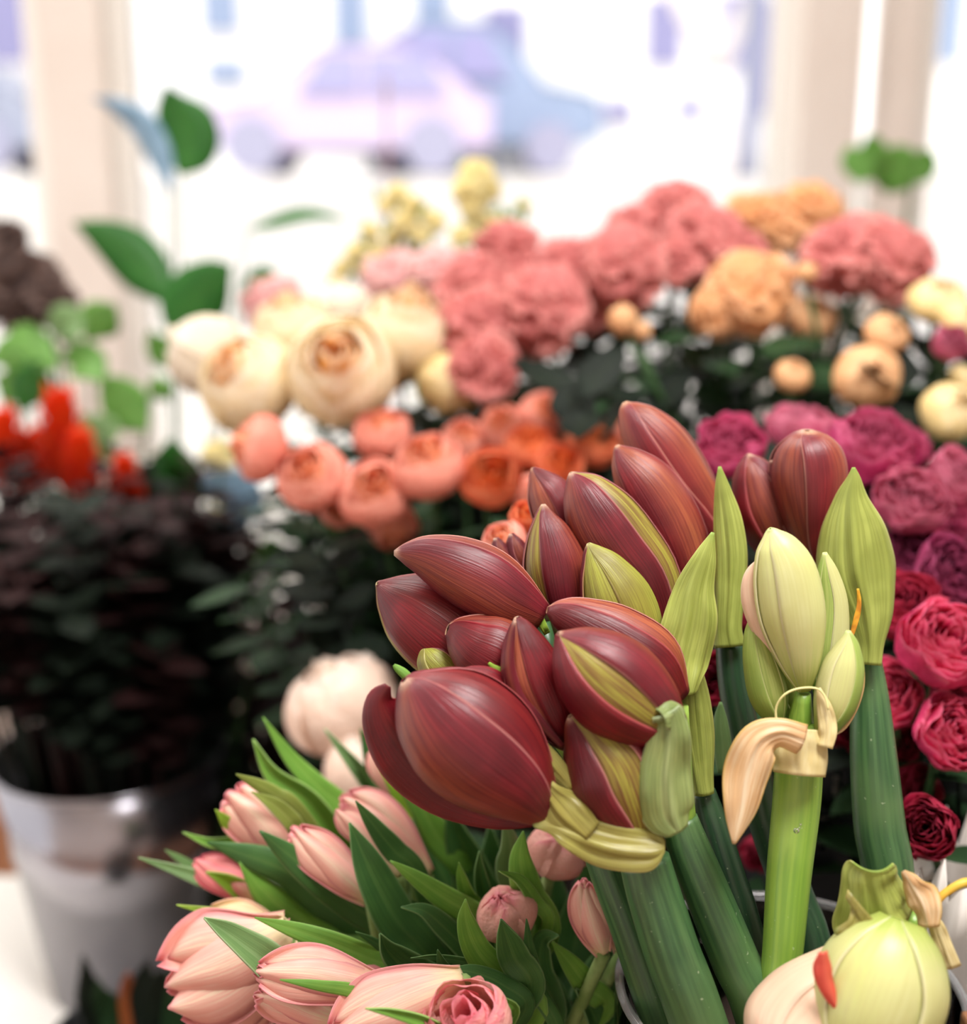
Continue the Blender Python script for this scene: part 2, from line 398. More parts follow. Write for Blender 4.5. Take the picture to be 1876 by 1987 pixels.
# facade with windows
fac = thing('building', 'tall white building across the street with grey lilac windows', 'building', (0, 18, 1.6))
mb = MB(); mb.box(-14, 14, 18, 18.4, 1.5, 12); put('facade', mb, M['facade'], fac, smooth=False)
for (x, y, hw, hh, mt) in ((980, 70, 46, 64, 'lav'), (1288, 62, 44, 72, 'lav'), (430, 20, 40, 50, 'blueg'), (440, 140, 42, 30, 'blueg'), (680, 30, 36, 90, 'blueg'),
                           (840, 30, 40, 60, 'blueg'), (1420, 60, 36, 80, 'lav'), (1195, -120, 50, 80, 'lav'), (1820, 40, 60, 90, 'blueg'), (20, 40, 44, 90, 'lav'), (560, -100, 50, 70, 'lav'), (1620, 60, 40, 80, 'lav'), (1200, 216, 36, 27, 'lav'), (1337, 210, 30, 27, 'lav'), (1478, 110, 34, 120, 'lav'), (640, 190, 30, 36, 'lavl')):
    k = (12 / math.cos(PITCH)); dd = 12.0
    # intersect pixel ray with facade plane y = 12
    def onp(px, py, Y):
        v = FW + RT * ((px - 938) / F) + UP * ((993.5 - py) / F); s = Y / v.y; return CAM + v * s
    a = onp(x - hw, y + hh, 18); b = onp(x + hw, y - hh, 18)
    mb = MB(); mb.box(a.x, b.x, 17.93, 18.0, a.z, b.z); fo = put('window', mb, M['facade'], fac, smooth=False)
    mb = MB(); mb.box(a.x + .05, b.x - .05, 17.90, 17.935, a.z + .05, b.z - .05); put('glazing', mb, M[mt], fo, smooth=False)
def car(label, cx, y, L, paint, h=1.45, flip=1):
    z = 1.36 + (y - 5.1) * .025; c = thing('car', label, 'car', (cx, y, z))
    def X(u): return cx + flip * (u - .5) * L
    prof = [(0, .35), (.0, .62), (.04, .72), (.22, .80), (.36, 1.22), (.45, 1.36), (.68, 1.38), (.82, 1.2), (.94, .88), (1, .82), (1.0, .35), (.86, .28), (.14, .28)]
    mb = MB(); k = len(prof)
    for yy, s in ((y - .8, 0), (y - .84, 1), (y + .84, 1), (y + .8, 0)):
        for u, zz in prof:
            mb.v.append(Vector((X(.5 + (u - .5) * (1 if s else .98)), yy + (0.12 if yy < y else -.12) * (zz > .9), z + zz * h / 1.45))); mb.uv.append((0, 0))
    for r_ in range(3):
        for j in range(k):
            q = (j + 1) % k; mb.f.append((r_*k+j, r_*k+q, (r_+1)*k+q, (r_+1)*k+j)); mb.mi.append(0)
    mb.f.append(tuple(range(k))[::-1]); mb.mi.append(0); mb.f.append(tuple(range(3*k, 4*k))); mb.mi.append(0)
    put('body', mb, M[paint], c, smooth=False)
    for u0, u1 in ((.38, .56), (.58, .80)):
        g = MB(); a = len(g.v)
        for u, zz, yo in ((u0 + (-.02 if u0 < .5 else 0), .86, -.845), (u1 + (.05 if u0 > .5 else 0), .86, -.845), (u1 - (.02 if u0 > .5 else 0), 1.28, -.70), (u0 + (.06 if u0 < .5 else 0), 1.28, -.70)):
            for dy in (0, .03): g.v.append(Vector((X(u), y + yo + dy - .02, z + zz * h / 1.45))); g.uv.append((0, 0))
        for f in ((0,2,4,6),(7,5,3,1),(0,1,3,2),(2,3,5,4),(4,5,7,6),(6,7,1,0)): g.f.append(f); g.mi.append(0)
        put('side_window', g, M['lav'], c, smooth=False)
    for u in (.2, .8):
        for sy in (-.87, .67):
            g = MB(); tube(g, [(Vector((X(u), y + sy, z + .31)), .31), (Vector((X(u), y + sy + .2, z + .31)), .31)], 20); put('wheel', g, M['tyre'], c, smooth=False)
car('pale lilac car parked outside the middle window', -1.55, 15.0, 3.3, 'lavl', 1.45)
car('grey blue car parked further right outside the middle window', -.15, 16.6, 3.2, 'blueg', 1.9, -1)
car('pale grey car standing outside the left window', -6.6, 15.0, 3.6, 'greyc', 1.4)
# street tree with pale branches and lamp post
M['bark'] = plain('pale grey bark', 'e6e0e2', .9, .1); M['post'] = plain('grey lamp post', '8e92aa', .5, .3)
tr = thing('street_tree', 'bare street tree with pale forked branches outside', 'tree', (1.35, 7.2, 1.36))
g = MB()
def br(a, b, r0, r1, k=4):
    P = []
    for i in range(k + 1):
        t_ = i / k; P.append((Vector(a).lerp(Vector(b), t_) + Vector((rnd.uniform(-.02, .02), 0, 0)), r0 + (r1 - r0) * t_))
    tube(g, P, 8)
br((1.35, 7.2, 1.36), (1.3, 7.2, 2.0), .09, .07); put('trunk', g, M['bark'], tr)
g = MB()
for q in (((1.3, 7.2, 2.0), (1.75, 7.2, 3.1), .05, .03), ((1.3, 7.2, 2.0), (.55, 7.2, 3.2), .05, .03), ((1.05, 7.2, 2.4), (1.1, 7.1, 3.1), .03, .02), ((1.5, 7.2, 2.5), (1.9, 7.3, 2.8), .03, .015), ((.8, 7.2, 2.8), (.3, 7.2, 3.0), .03, .015)): br(*q)
put('branches', g, M['bark'], tr)
g = MB(); a = onp(1452, 300, 6.5); tube(g, [(Vector((a.x, 6.5, 1.36)), .07), (Vector((a.x, 6.5, 1.6)), .05), (Vector((a.x, 6.5, 4.2)), .045)], 12)
tag(put('lamp_post', g, M['post']), 'dark grey post on the street seen left of the right window pillar', 'post')
g = MB(); tube(g, [(Vector((pt(748, 900, 2.35).x, pt(748, 137, 2.35).y, 0)), .0045), (pt(748, 137, 2.35), .0045)], 8)
M['stake'] = plain('mauve grey cane', 'b09aa4', .7, .2)
tag(put('plant_cane', g, M['stake']), 'thin upright mauve cane in front of the middle window', 'cane')

# ---- benches and tables
M['wtable'] = plain('white table top', 'fbf8f2', .5, .3); M['darkwood'] = plain('dark stained wood', '4c362a', .6, .3, nscale=12, h2='3a2a22')
M['wood'] = plain('brown wood', '8a6244', .6, .3, nscale=14, h2='6e4c36')
def table(label, x0, x1, y0, y1, z, mt, th=.03):
    o = thing('table', label, 'table', ((x0+x1)/2, (y0+y1)/2, 0))
    g = MB(); g.box(x0, x1, y0, y1, z - th, z); put('tabletop', g, M[mt], o, smooth=False, bevel=.003)
    for x in (x0 + .03, x1 - .07):
        for y in (y0 + .03, y1 - .07):
            g = MB(); g.box(x, x + .04, y, y + .04, 0, z - th); put('leg', g, M[mt], o, smooth=False, bevel=.002)
    return o
table('white low table under the zinc bucket at far left', -1.7, -.2, .8, 1.52, .41, 'wtable')
table('dark wooden table under the rose buckets', -.14, 1.4, .98, 1.9, .60, 'darkwood')
table('dark wooden front table under the amaryllis vase', -.2, .95, .30, .86, .68, 'darkwood')

# ---- buckets and vases
M['zinc'] = plain('brushed zinc', 'a9a6ac', .22, .5, metal=.95, nscale=8, h2='8e8c94')
M['black'] = plain('black plastic', '1c1e20', .4, .4)
def lathe(prof, c, seg=48, cap=True):
    mb = MB()
    mb.grid(lambda i, j: (Vector((c[0] + prof[i][0]*math.cos(2*math.pi*j/seg), c[1] + prof[i][0]*math.sin(2*math.pi*j/seg), c[2] + prof[i][1])), (j/seg, i/len(prof))), len(prof), seg, True)
    return mb
def bucket(label, c, r0, r1, h, mt, name='bucket'):
    o = thing(name, label, 'bucket', c)
    put('body', lathe([(.0, .004), (r0*.95, .004), (r0, 0), (r0 + (r1-r0)*.62, h*.62), (r0 + (r1-r0)*.63+.002, h*.63), (r0+(r1-r0)*.66, h*.66), (r1, h-.003), (r1-.003, h-.003), (r0-.003, .008), (0, .008)], c), M[mt], o)
    g = MB(); seg = 48
    tube(g, [(Vector((c[0]+r1*math.cos(2*math.pi*k/seg), c[1]+r1*math.sin(2*math.pi*k/seg), c[2]+h-.002)), .0035) for k in range(seg+1)], 8, cap=False)
    put('rim', g, M[mt], o)
    return o
bc = pt(212, 1452, 1.4); ZB = (bc.x, bc.y, .41)
bucket('tall zinc bucket of dark foliage and red flowers on white table', ZB, .085, .128, bc.z - .41, 'zinc')
RB = {'coral': (-.02, 1.10, .60), 'cream': (-.10+.12, 1.42, .60), 'pink': (.22, 1.28, .60), 'spray': (.52, 1.25, .60)}
RB['cream'] = (-.03, 1.36, .60); RB['pink'] = (.24, 1.36, .60); RB['spray'] = (.50, 1.20, .60); RB['coral'] = (-.01, 1.09, .60)
for k, (lab) in (('coral', 'black bucket under the coral roses'), ('cream', 'black bucket under the cream roses'), ('pink', 'black bucket under the frilled pink flowers'), ('spray', 'black bucket under the peach spray roses')):
    bucket(lab, RB[k], .09, .115, .27, 'black')
TB = (-.02, .60, .68)
bucket('black bucket holding the pink tulips', TB, .055, .068, .13, 'black')
# glass vase
vc = pt(1530, 1915, .62); VZ = .68; VR = .0865
tg = NT('clear glass'); tg.b.inputs['Transmission Weight'].default_value = 1; tg.b.inputs['Roughness'].default_value = .02; tg.b.inputs['IOR'].default_value = 1.45; M['glass'] = tg.m
gv = lathe([(0, 0), (VR-.004, 0), (VR, .004), (VR, vc.z-VZ-.002), (VR-.0015, vc.z-VZ), (VR-.004, vc.z-VZ-.002), (VR-.004, .012), (0, .012)], (vc.x, vc.y, VZ), 72)
tr_ = NT('whitened rim glass'); tr_.b.inputs['Transmission Weight'].default_value = .85; tr_.b.inputs['Roughness'].default_value = .08; tr_.b.inputs['Base Color'].default_value = (.9, .92, .93, 1); M['glassrim'] = tr_.m  # rim glass whitened to stand in for its bright reflection
gvo = thing('glass_vase', 'round clear glass vase holding the amaryllis stems', 'vase', (vc.x, vc.y, VZ)); put('body', gv, M['glass'], gvo)
g = MB(); tube(g, [(Vector((vc.x + (VR-.002)*math.cos(2*math.pi*k/72), vc.y + (VR-.002)*math.sin(2*math.pi*k/72), vc.z)), .0024) for k in range(73)], 12, cap=False); put('rim', g, M['glassrim'], gvo)
# black slotted crate for magenta roses
cr = thing('flower_crate', 'black plastic crate with slots behind the amaryllis stems', 'crate', (.345, .80, .68))
g = MB(); x0, x1, y0, y1, z1 = .19, .50, .735, .855, .955
g.box(x0, x0+.006, y0, y1, .68, z1); g.box(x1-.006, x1, y0, y1, .68, z1); g.box(x0, x1, y1-.006, y1, .68, z1); g.box(x0, x1, y0, y1, .68, .686)
# front wall with slots
sl = []
for (px, py, hx, hy) in ((1624, 1542, 12, 46), (1600, 1618, 11, 33), (1627, 1607, 8, 16)):
    a = onp(px - hx, py + hy, y0); b = onp(px + hx, py - hy, y0); sl.append((a.x, b.x, a.z, b.z))
s1, s2, s3 = sl
xs = [x0, s2[0], s2[1], s1[0], s1[1], x1]
def wallc(xa, xb, holes):
    z = .68
    for (za, zb) in sorted(holes): g.box(xa, xb, y0, y0+.006, z, za); z = zb
    g.box(xa, xb, y0, y0+.006, z, z1)
xa = s1[0]; wallc(x0, s2[0], []); wallc(s2[0], min(s2[1], s1[0]-.001), [(s2[2], s2[3])]); wallc(min(s2[1], s1[0]-.001), s1[0], [])
wallc(s1[0], s1[1], [(s3[2], s3[3]), (s1[2], s1[3])])
x = s1[1] + .02
wallc(s1[1], x, [])
while x < x1 - .03:
    wallc(x, x+.008, [(.70, .78), (.80, .88)]); wallc(x+.008, x+.02, []); x += .02
wallc(x, x1, [])
put('body', g, M['black'], cr, smooth=False)
g = MB(); g.box(x0+.008, x1-.008, y0+.010, y0+.012, .69, z1-.02)
M['paper'] = plain('white paper', 'faf4ee', .8, .1, nscale=20, h2='f0e8e0', trans=.2)
put('slot_light_sheet', g, M['paper'], cr, smooth=False)  # added white sheet standing in for light seen through the slots
# paper sleeve and wooden box at right
sc = (.276, .62, .68); ps = MB(); seg = 60
ps.grid(lambda i, j: (Vector((sc[0] + (.030+.012*i/9)*math.cos(2*math.pi*j/seg)*(1+.02*math.sin(j*1.7)), sc[1] + (.030+.012*i/9)*math.sin(2*math.pi*j/seg), sc[2] + .0 + i/9*(.268 + .012*math.sin(j*2.1)+.006*math.sin(j*5.3)))), (j/seg, i/9)), 10, seg, True)
tag(put('paper_sleeve', ps, M['paper'], solid=.0008), 'white paper sleeve with torn top edge at lower right', 'paper')
wb = MB(); wb.box(.209, .36, .462, .474, .68, .957); wb.box(.35, .36, .40, .462, .68, .94); wb.box(.209, .215, .40, .462, .68, .90); wb.box(.209, .36, .392, .40, .68, .90)
tag(put('wooden_box', wb, M['wood'], smooth=False, bevel=.002), 'brown wooden box edge at lower right corner', 'box')

# ================================================================== BLOOM MESHES
def rose_mesh(name, mat, seed=0, layers=7, opening=.66, ruffle=.04, height=1.0, gap=0., curl=.08, petals=4, close=.6, lay=None, inn=.18):
    r = random.Random(seed); mb = MB()
    for L in range(layers):
        s = lay[L] if lay else .16 + .84 * (L / (layers - 1)) ** .9
        k = petals if L else 3
        for p in range(k):
            a0 = (p / k) * 2 * math.pi + L * 2.4 + r.uniform(-.25, .25); sp = (2*math.pi/k) * .72
            ph1 = r.uniform(0, 6); am = ruffle * r.uniform(.7, 1.3); op = opening + r.uniform(-.04, .04) - .03 * (L == layers-1)
            ss = s * r.uniform(.95, 1.04); hh = height * (1.0 + inn * (1 - s)) * r.uniform(.95, 1.04)
            ni, nj = 10, 11
            def fn(i, j):
                v = i / (ni - 1); u = -1 + 2 * j / (nj - 1)
                vv = v * (1 - .16 * abs(u) ** 2.5)
                a = math.pi * (.06 + op * vv)
                rad = ss * (math.sin(a) if a < math.pi/2 else 1 - (1 - math.sin(a)) * close)
                th = a0 + u * sp * (.45 + .55 * math.sin(min(1, v*1.5) * math.pi / 2))
                rad *= 1 + .03 * u * (1 if p % 2 else -1)
                rad += curl * s * max(0, v - .82) / .18 * (.5 + .5 * math.sin(ph1 + u*3))
                rad *= 1 + am * v * math.sin(u * 5 + ph1)
                z = -math.cos(a) * hh * (.75 if s > .4 else .85) + am * v * math.sin(u * 7 + ph1 * 2) * .8
                return Vector((rad * math.cos(th), rad * math.sin(th), z)), (s, v)
            mb.grid(fn, ni, nj)
    # calyx
    mb.grid(lambda i, j: (Vector(((.02+.22*i/4)*math.cos(j*math.pi/4), (.02+.22*i/4)*math.sin(j*math.pi/4), -1.05*height*.75 + .06 * i)), (1, 0)), 5, 8, True, mi=1)
    m = mb.mesh(name, [mat, M['thin']]); return m

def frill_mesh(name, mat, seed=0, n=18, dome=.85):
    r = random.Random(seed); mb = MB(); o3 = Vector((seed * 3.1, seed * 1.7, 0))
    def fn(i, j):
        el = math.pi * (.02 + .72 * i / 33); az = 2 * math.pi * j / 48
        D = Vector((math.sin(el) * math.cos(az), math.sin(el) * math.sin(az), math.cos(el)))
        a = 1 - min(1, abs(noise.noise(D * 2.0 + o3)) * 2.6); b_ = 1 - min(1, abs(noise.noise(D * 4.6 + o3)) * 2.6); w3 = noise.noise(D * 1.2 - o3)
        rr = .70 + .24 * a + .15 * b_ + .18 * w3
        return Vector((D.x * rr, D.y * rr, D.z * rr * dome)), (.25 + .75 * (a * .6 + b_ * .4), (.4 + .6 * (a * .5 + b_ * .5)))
    mb.grid(fn, 34, 48, True)
    for k in range(n):
        az = k * 2.39996; el = math.pi * r.uniform(.12, .62)
        D = Vector((math.sin(el)*math.cos(az), math.sin(el)*math.sin(az), math.cos(el) * dome)).normalized()
        X = D.cross(Vector((0, 0, 1))).normalized(); Y = D.cross(X); rl = r.uniform(-.7, .7); X2 = X * math.cos(rl) + Y * math.sin(rl); Y2 = D.cross(X2); ph = r.uniform(0, 6); bd = r.uniform(.15, .5)
        mb.grid(lambda i, j: (D * (.45 + .55 * i / 6 * (1 - .15 * (-1 + j / 6) ** 2)) + X2 * (.42 * (i / 6) ** .6 * (-1 + j / 6)) + Y2 * (bd * (i / 6) ** 2 + .07 * (i / 6) * math.sin(j * 1.3 + ph)), (.8, i / 6)), 7, 13)
    return mb.mesh(name, [mat, M['thin']])

def plume_mesh(name, mat, seed=0):
    r = random.Random(seed); mb = MB()
    for k in range(120):
        t_ = k / 120; a = k * 2.4; rr = .55 * (1 - t_) ** .7 + .05; z = t_ * 1.5
        b0 = Vector((math.cos(a) * rr * .3, math.sin(a) * rr * .3, z)); D = Vector((math.cos(a) * .8, math.sin(a) * .8, 1.1)).normalized(); X = D.cross(Vector((0, 0, 1))).normalized()
        ln = .26 + .2 * (1 - t_) + r.uniform(0, .08)
        mb.grid(lambda i, j: (b0 + D * (ln * 1.4 * i / 4) + X * (.10 * math.sin(math.pi * (.15 + .8 * i / 4)) * (j - 1)) + Vector((0, 0, .03 * (i / 4) ** 2)), (t_, i / 4)), 5, 3)
    return mb.mesh(name, [mat])

def sprig(mb, r, length, nl, lw, ll, z0=.3):
    """leaves along +Z"""
    for k in range(nl):
        t_ = (k + .5) / nl; z = length * (z0 + (1 - z0) * t_); a = k * 2.4 + r.uniform(-.3, .3)
        D = Vector((math.cos(a), math.sin(a), r.uniform(.2, .9))).normalized(); X = D.cross(Vector((0, 0, 1))).normalized(); Nn = X.cross(D)
        L_ = ll * r.uniform(.7, 1.15); W = lw * r.uniform(.8, 1.1); cv = r.uniform(-.4, .5)
        def fn(i, j):
            v = i / 6; u = j - 1.0
            return Vector((0, 0, z)) + D * (L_ * v) + X * (W * u * math.sin(math.pi * (.04 + .95 * v)) ** .8) + Nn * (-cv * L_ * v * v - .25 * W * (1 - abs(u))), ((u + 1) / 2, v)
        mb.grid(fn, 7, 3)

ME = {}
for k, op in (('coral', .73), ('orange', .66)): ME[k] = [rose_mesh(k + ' bloom', B[k], s, 6, op, .03, 1.0, close=1.0, curl=.04, lay=(.22, .4, .56, .7, .84, 1), inn=.42) for s in (1, 2)]
ME['creamr'] = [rose_mesh('cream bloom', B['creamr'], s, 6, .73, .03, 1.05, close=1.0, curl=.03, lay=(.22, .38, .54, .7, .86, 1), inn=.42) for s in (3, 4)]
for k in ('white', 'blush', 'spray', 'yell'): ME[k] = [rose_mesh(k + ' bloom', B[k], s, 5, .83, .05, .95, close=.95, curl=.03, lay=(.3, .55, .76, .9, 1)) for s in (5, 6)]
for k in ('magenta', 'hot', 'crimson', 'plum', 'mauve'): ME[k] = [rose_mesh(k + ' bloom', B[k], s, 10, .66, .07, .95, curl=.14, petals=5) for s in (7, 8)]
ME['tpink'] = [rose_mesh('double tulip bloom', B['tpink'], 11, 4, .90, .13, .95, curl=.0, close=1.0, lay=(.5, .75, .9, 1), petals=3), rose_mesh('double tulip bloom', B['tpink'], 12, 4, .72, .07, 1.0, curl=.1, close=.9, lay=(.3, .55, .86, 1))]
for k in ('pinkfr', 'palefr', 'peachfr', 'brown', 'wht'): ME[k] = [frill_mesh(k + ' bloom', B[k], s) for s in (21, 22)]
ME['redpl'] = [plume_mesh('plume', B['redpl'], 31)]

def rose(kind, x, y, r, d, ax, label, cat, buck, name='rose', group=None, stretch=1.0, leaves=7, folm='fol'):
    """flower on its own stem standing in bucket buck=(x,y,z)"""
    c = pt(x, y, d); A = (RT * ax[0] + UP * ax[1] - FW * ax[2] * (1.5 if kind in ('coral', 'creamr') else 1)).normalized(); rr = r * d / F
    if buck is None: base = Vector((c.x, c.y + .05, .68))
    else: base = Vector((buck[0] + rnd.uniform(-.04, .04), buck[1] + rnd.uniform(-.03, .03), buck[2] + .02))
    o = thing(name, label, cat, base, group)
    me = ME[kind][int(abs(x * 7 + y)) % len(ME[kind])]
    q = A.to_track_quat('Z', 'Y') @ Quaternion((0, 0, 1), rnd.uniform(0, 6))
    put_mesh('bloom', me, o, c, q, (rr, rr, rr * stretch))
    nb = c - A * rr * .78
    mid = nb.lerp(base, .3) - A * .03 + Vector((0, .0, .0)); mid2 = nb.lerp(base, .68); mid2.z -= .0
    P = catmull([tuple(base), tuple(mid2), tuple(mid), tuple(nb)], 12)
    g = MB(); tube(g, [(Vector(p), .0026) for p in P], 6); put('stem', g, M['thin'], o)
    if leaves:
        g = MB(); rg = random.Random(int(x * 3 + y))
        for k in range(leaves):
            i = 5 + (k * 6) // leaves; b0 = Vector(P[min(i, 10)]); a = k * 2.4 + rg.uniform(0, 1)
            D = Vector((math.cos(a), math.sin(a), rg.uniform(-.1, .6))).normalized(); X = D.cross(Vector((0, 0, 1))).normalized(); Nn = X.cross(D)
            L_ = rg.uniform(.035, .06); W = L_ * .3
            g.grid(lambda i_, j_: (b0 + D * (L_ * i_ / 6) + X * (W * (j_ - 1) * math.sin(math.pi * (.04 + .95 * i_ / 6)) ** .8) + Nn * (-.2 * L_ * (i_/6) ** 2 - .25 * W * (1 - abs(j_ - 1))), (j_ / 2, i_ / 6)), 7, 3)
        put('leaves', g, M[folm], o)
    return o
# ================================================================== BACKGROUND FLOWERS
for a in [
 ('coral', 505, 868, 66, 1.00, (-.8, .2, .35), 'leftmost coral rose, closed and turned away to the left'),
 ('coral', 605, 925, 72, .985, (-.15, .55, .8), 'coral rose with wide orange heart, second from left in the coral row'),
 ('coral', 728, 955, 72, .975, (.05, .55, .75), 'coral rose with deep orange hollow, lowest in the middle of the coral row'),
 ('coral', 832, 905, 74, .97, (-.1, .75, .55), 'full pink coral rose with a small orange opening on top'),
 ('orange', 952, 925, 62, .97, (.1, .35, .95), 'brightest rose of the coral row with vivid orange face'),
 ('coral', 742, 845, 60, 1.05, (.0, .85, .5), 'coral rose behind the row, just below the large cream rose'),
 ('coral', 762, 1018, 52, 1.0, (.1, -.5, .4), 'pale coral rose hanging down lowest under the row'),
 ('orange', 1030, 868, 52, 1.03, (0, .7, .7), 'orange coral rose right behind the brightest orange one'),
 ('orange', 1085, 905, 50, 1.0, (.1, .4, .9), 'orange rose just above the small left amaryllis buds'),
 ('orange', 1150, 862, 55, 1.04, (.1, .7, .7), 'orange coral rose touching the left of the tallest amaryllis bud'),
 ('coral', 1058, 808, 52, 1.08, (.1, .5, .6), 'dull coral rose behind the row below the frilled pink mass'),
 ('coral', 975, 828, 48, 1.07, (-.2, .5, .6), 'pale coral rose under the lowest frilled pink bloom'),
 ('coral', 1200, 825, 36, 1.08, (.2, .6, .6), 'small coral rose just left of the tallest amaryllis tip'),
 ('coral', 900, 855, 46, 1.08, (0, .6, .6), 'coral rose tucked behind between the round pink and bright orange ones'),
 ('coral', 1040, 965, 46, .98, (.1, .2, .8), 'coral rose low behind the left amaryllis buds'),
 ('coral', 660, 985, 44, 1.01, (-.2, -.2, .6), 'coral rose low between the second and third of the row')]:
    rose(*a, 'rose', RB['coral'], group='coral roses in the middle row')
for a in [
 ('coral', 978, 1052, 46, .72, (-.3, .5, .5), 'smooth coral bloom directly behind the two smallest amaryllis buds'),
 ('orange', 1022, 1005, 36, .735, (.1, .6, .8), 'small orange bloom peeking out left of the pointed amaryllis bud')]:
    rose(*a, 'rose', (.03, .80, .68))
for a in [
 ('creamr', 485, 745, 98, 1.12, (-.45, .65, .75), 'cream rose with slanting orange heart, front left of the cream group', 1.15),
 ('creamr', 660, 725, 108, 1.10, (.05, .45, .85), 'largest cream rose with heart shaped orange centre', 1.2),
 ('creamr', 785, 650, 88, 1.16, (.2, .85, .45), 'cream rose at the right end of the cream group beside the frilled pink', 1.3),
 ('creamr', 565, 640, 76, 1.19, (-.1, .85, .4), 'smaller cream rose at the back above the two front ones', 1.1),
 ('white', 405, 690, 78, 1.2, (-.8, .5, .1), 'ivory rose seen from the side at far left of the cream group', 1.35),
 ('white', 660, 600, 66, 1.26, (0, .9, .2), 'ivory rose at the back of the cream group', 1.0),
 ('yell', 870, 745, 62, 1.14, (.2, .1, .6), 'dull yellow rose under the right cream rose', 1.3)]:
    rose(*a[:7], 'rose', RB['cream'], group='cream roses at the left of the display', stretch=a[7])
for a in [
 ('blush', 665, 1370, 112, .98, (-.35, .8, .3), 'blurred blush cream rose low behind the tulips', 1.1),
 ('blush', 715, 1490, 90, .95, (0, .8, .3), 'lower blush cream rose partly behind the tulip leaves', 1.1)]:
    rose(*a[:7], 'rose', (.0, .92, .60), stretch=a[7])
fr = [
 ('pinkfr', 982, 490, 62, 1.24, (0, .8, .4), 'frilled pink bloom highest at the left end of the pink mass'),
 ('pinkfr', 915, 560, 66, 1.2, (-.4, .6, .6), 'frilled pink bloom above the column on the left of the pink mass'),
 ('pinkfr', 930, 640, 72, 1.15, (-.3, .3, .9), 'frilled pink bloom in the middle of the left hanging column'),
 ('pinkfr', 940, 712, 62, 1.12, (-.2, -.1, .9), 'frilled pink bloom lowest in the left hanging column'),
 ('pinkfr', 1055, 600, 78, 1.15, (0, .2, .9), 'large frilled pink bloom below the middle of the pink mass'),
 ('pinkfr', 1100, 530, 66, 1.2, (0, .6, .7), 'frilled pink bloom in the centre of the pink mass'),
 ('pinkfr', 1205, 520, 76, 1.17, (.1, .3, .9), 'frilled pink bloom right of the centre above the small peach buds'),
 ('pinkfr', 1145, 590, 50, 1.19, (0, 0, 1), 'small frilled pink bloom tucked below the centre'),
 ('pinkfr', 1235, 450, 56, 1.24, (0, .8, .4), 'frilled pink bloom on the ridge left of the top one'),
 ('pinkfr', 1312, 415, 66, 1.25, (0, .9, .4), 'topmost frilled pink bloom against the window'),
 ('pinkfr', 1365, 470, 74, 1.2, (.2, .5, .8), 'frilled pink bloom under the topmost one'),
 ('pinkfr', 1440, 500, 50, 1.2, (.4, .4, .7), 'frilled pink bloom touching the big peach bloom'),
 ('pinkfr', 1310, 510, 46, 1.18, (0, .1, .9), 'small frilled pink bloom over the dark stems'),
 ('pinkfr', 1010, 540, 50, 1.22, (0, .6, .6), 'frilled pink bloom filling the gap beside the highest left one'),
 ('pinkfr', 1640, 500, 76, 1.17, (-.3, .5, .8), 'left half of the separate frilled pink cluster at right'),
 ('pinkfr', 1725, 510, 78, 1.16, (.4, .5, .7), 'right half of the separate frilled pink cluster at right'),
 ('pinkfr', 1680, 465, 46, 1.2, (0, .9, .4), 'top tuft of the separate frilled pink cluster at right'),
 ('palefr', 770, 545, 62, 1.32, (0, .8, .4), 'pale pink frilled bloom behind the cream roses in the middle'),
 ('palefr', 850, 535, 56, 1.3, (0, .8, .5), 'pale pink frilled bloom next to the salmon pink mass'),
 ('palefr', 530, 590, 56, 1.36, (-.2, .8, .3), 'pale pink frilled bloom behind the left cream roses'),
 ('peachfr', 1470, 430, 60, 1.32, (-.1, .8, .5), 'pale orange frilled bloom beside the topmost pink one'),
 ('peachfr', 1570, 415, 62, 1.3, (.2, .9, .4), 'darkest orange frilled bloom in front of the right pillar'),
 ('peachfr', 1520, 445, 50, 1.3, (0, .6, .6), 'orange frilled bloom between the two back ones'),
 ('peachfr', 1455, 570, 74, 1.14, (.1, .4, .9), 'large peach frilled bloom below the pink mass'),
 ('peachfr', 1390, 605, 46, 1.14, (-.4, 0, .8), 'peach frilled bloom lower left of the large one'),
 ('peachfr', 1505, 535, 38, 1.14, (.4, .7, .5), 'small peach frilled bloom upper right of the large one')]
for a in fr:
    rose(a[0], a[1], a[2], a[3] * 1.12, *a[4:], 'carnation', RB['pink'], name='carnation', group='frilled carnation flowers at the back')
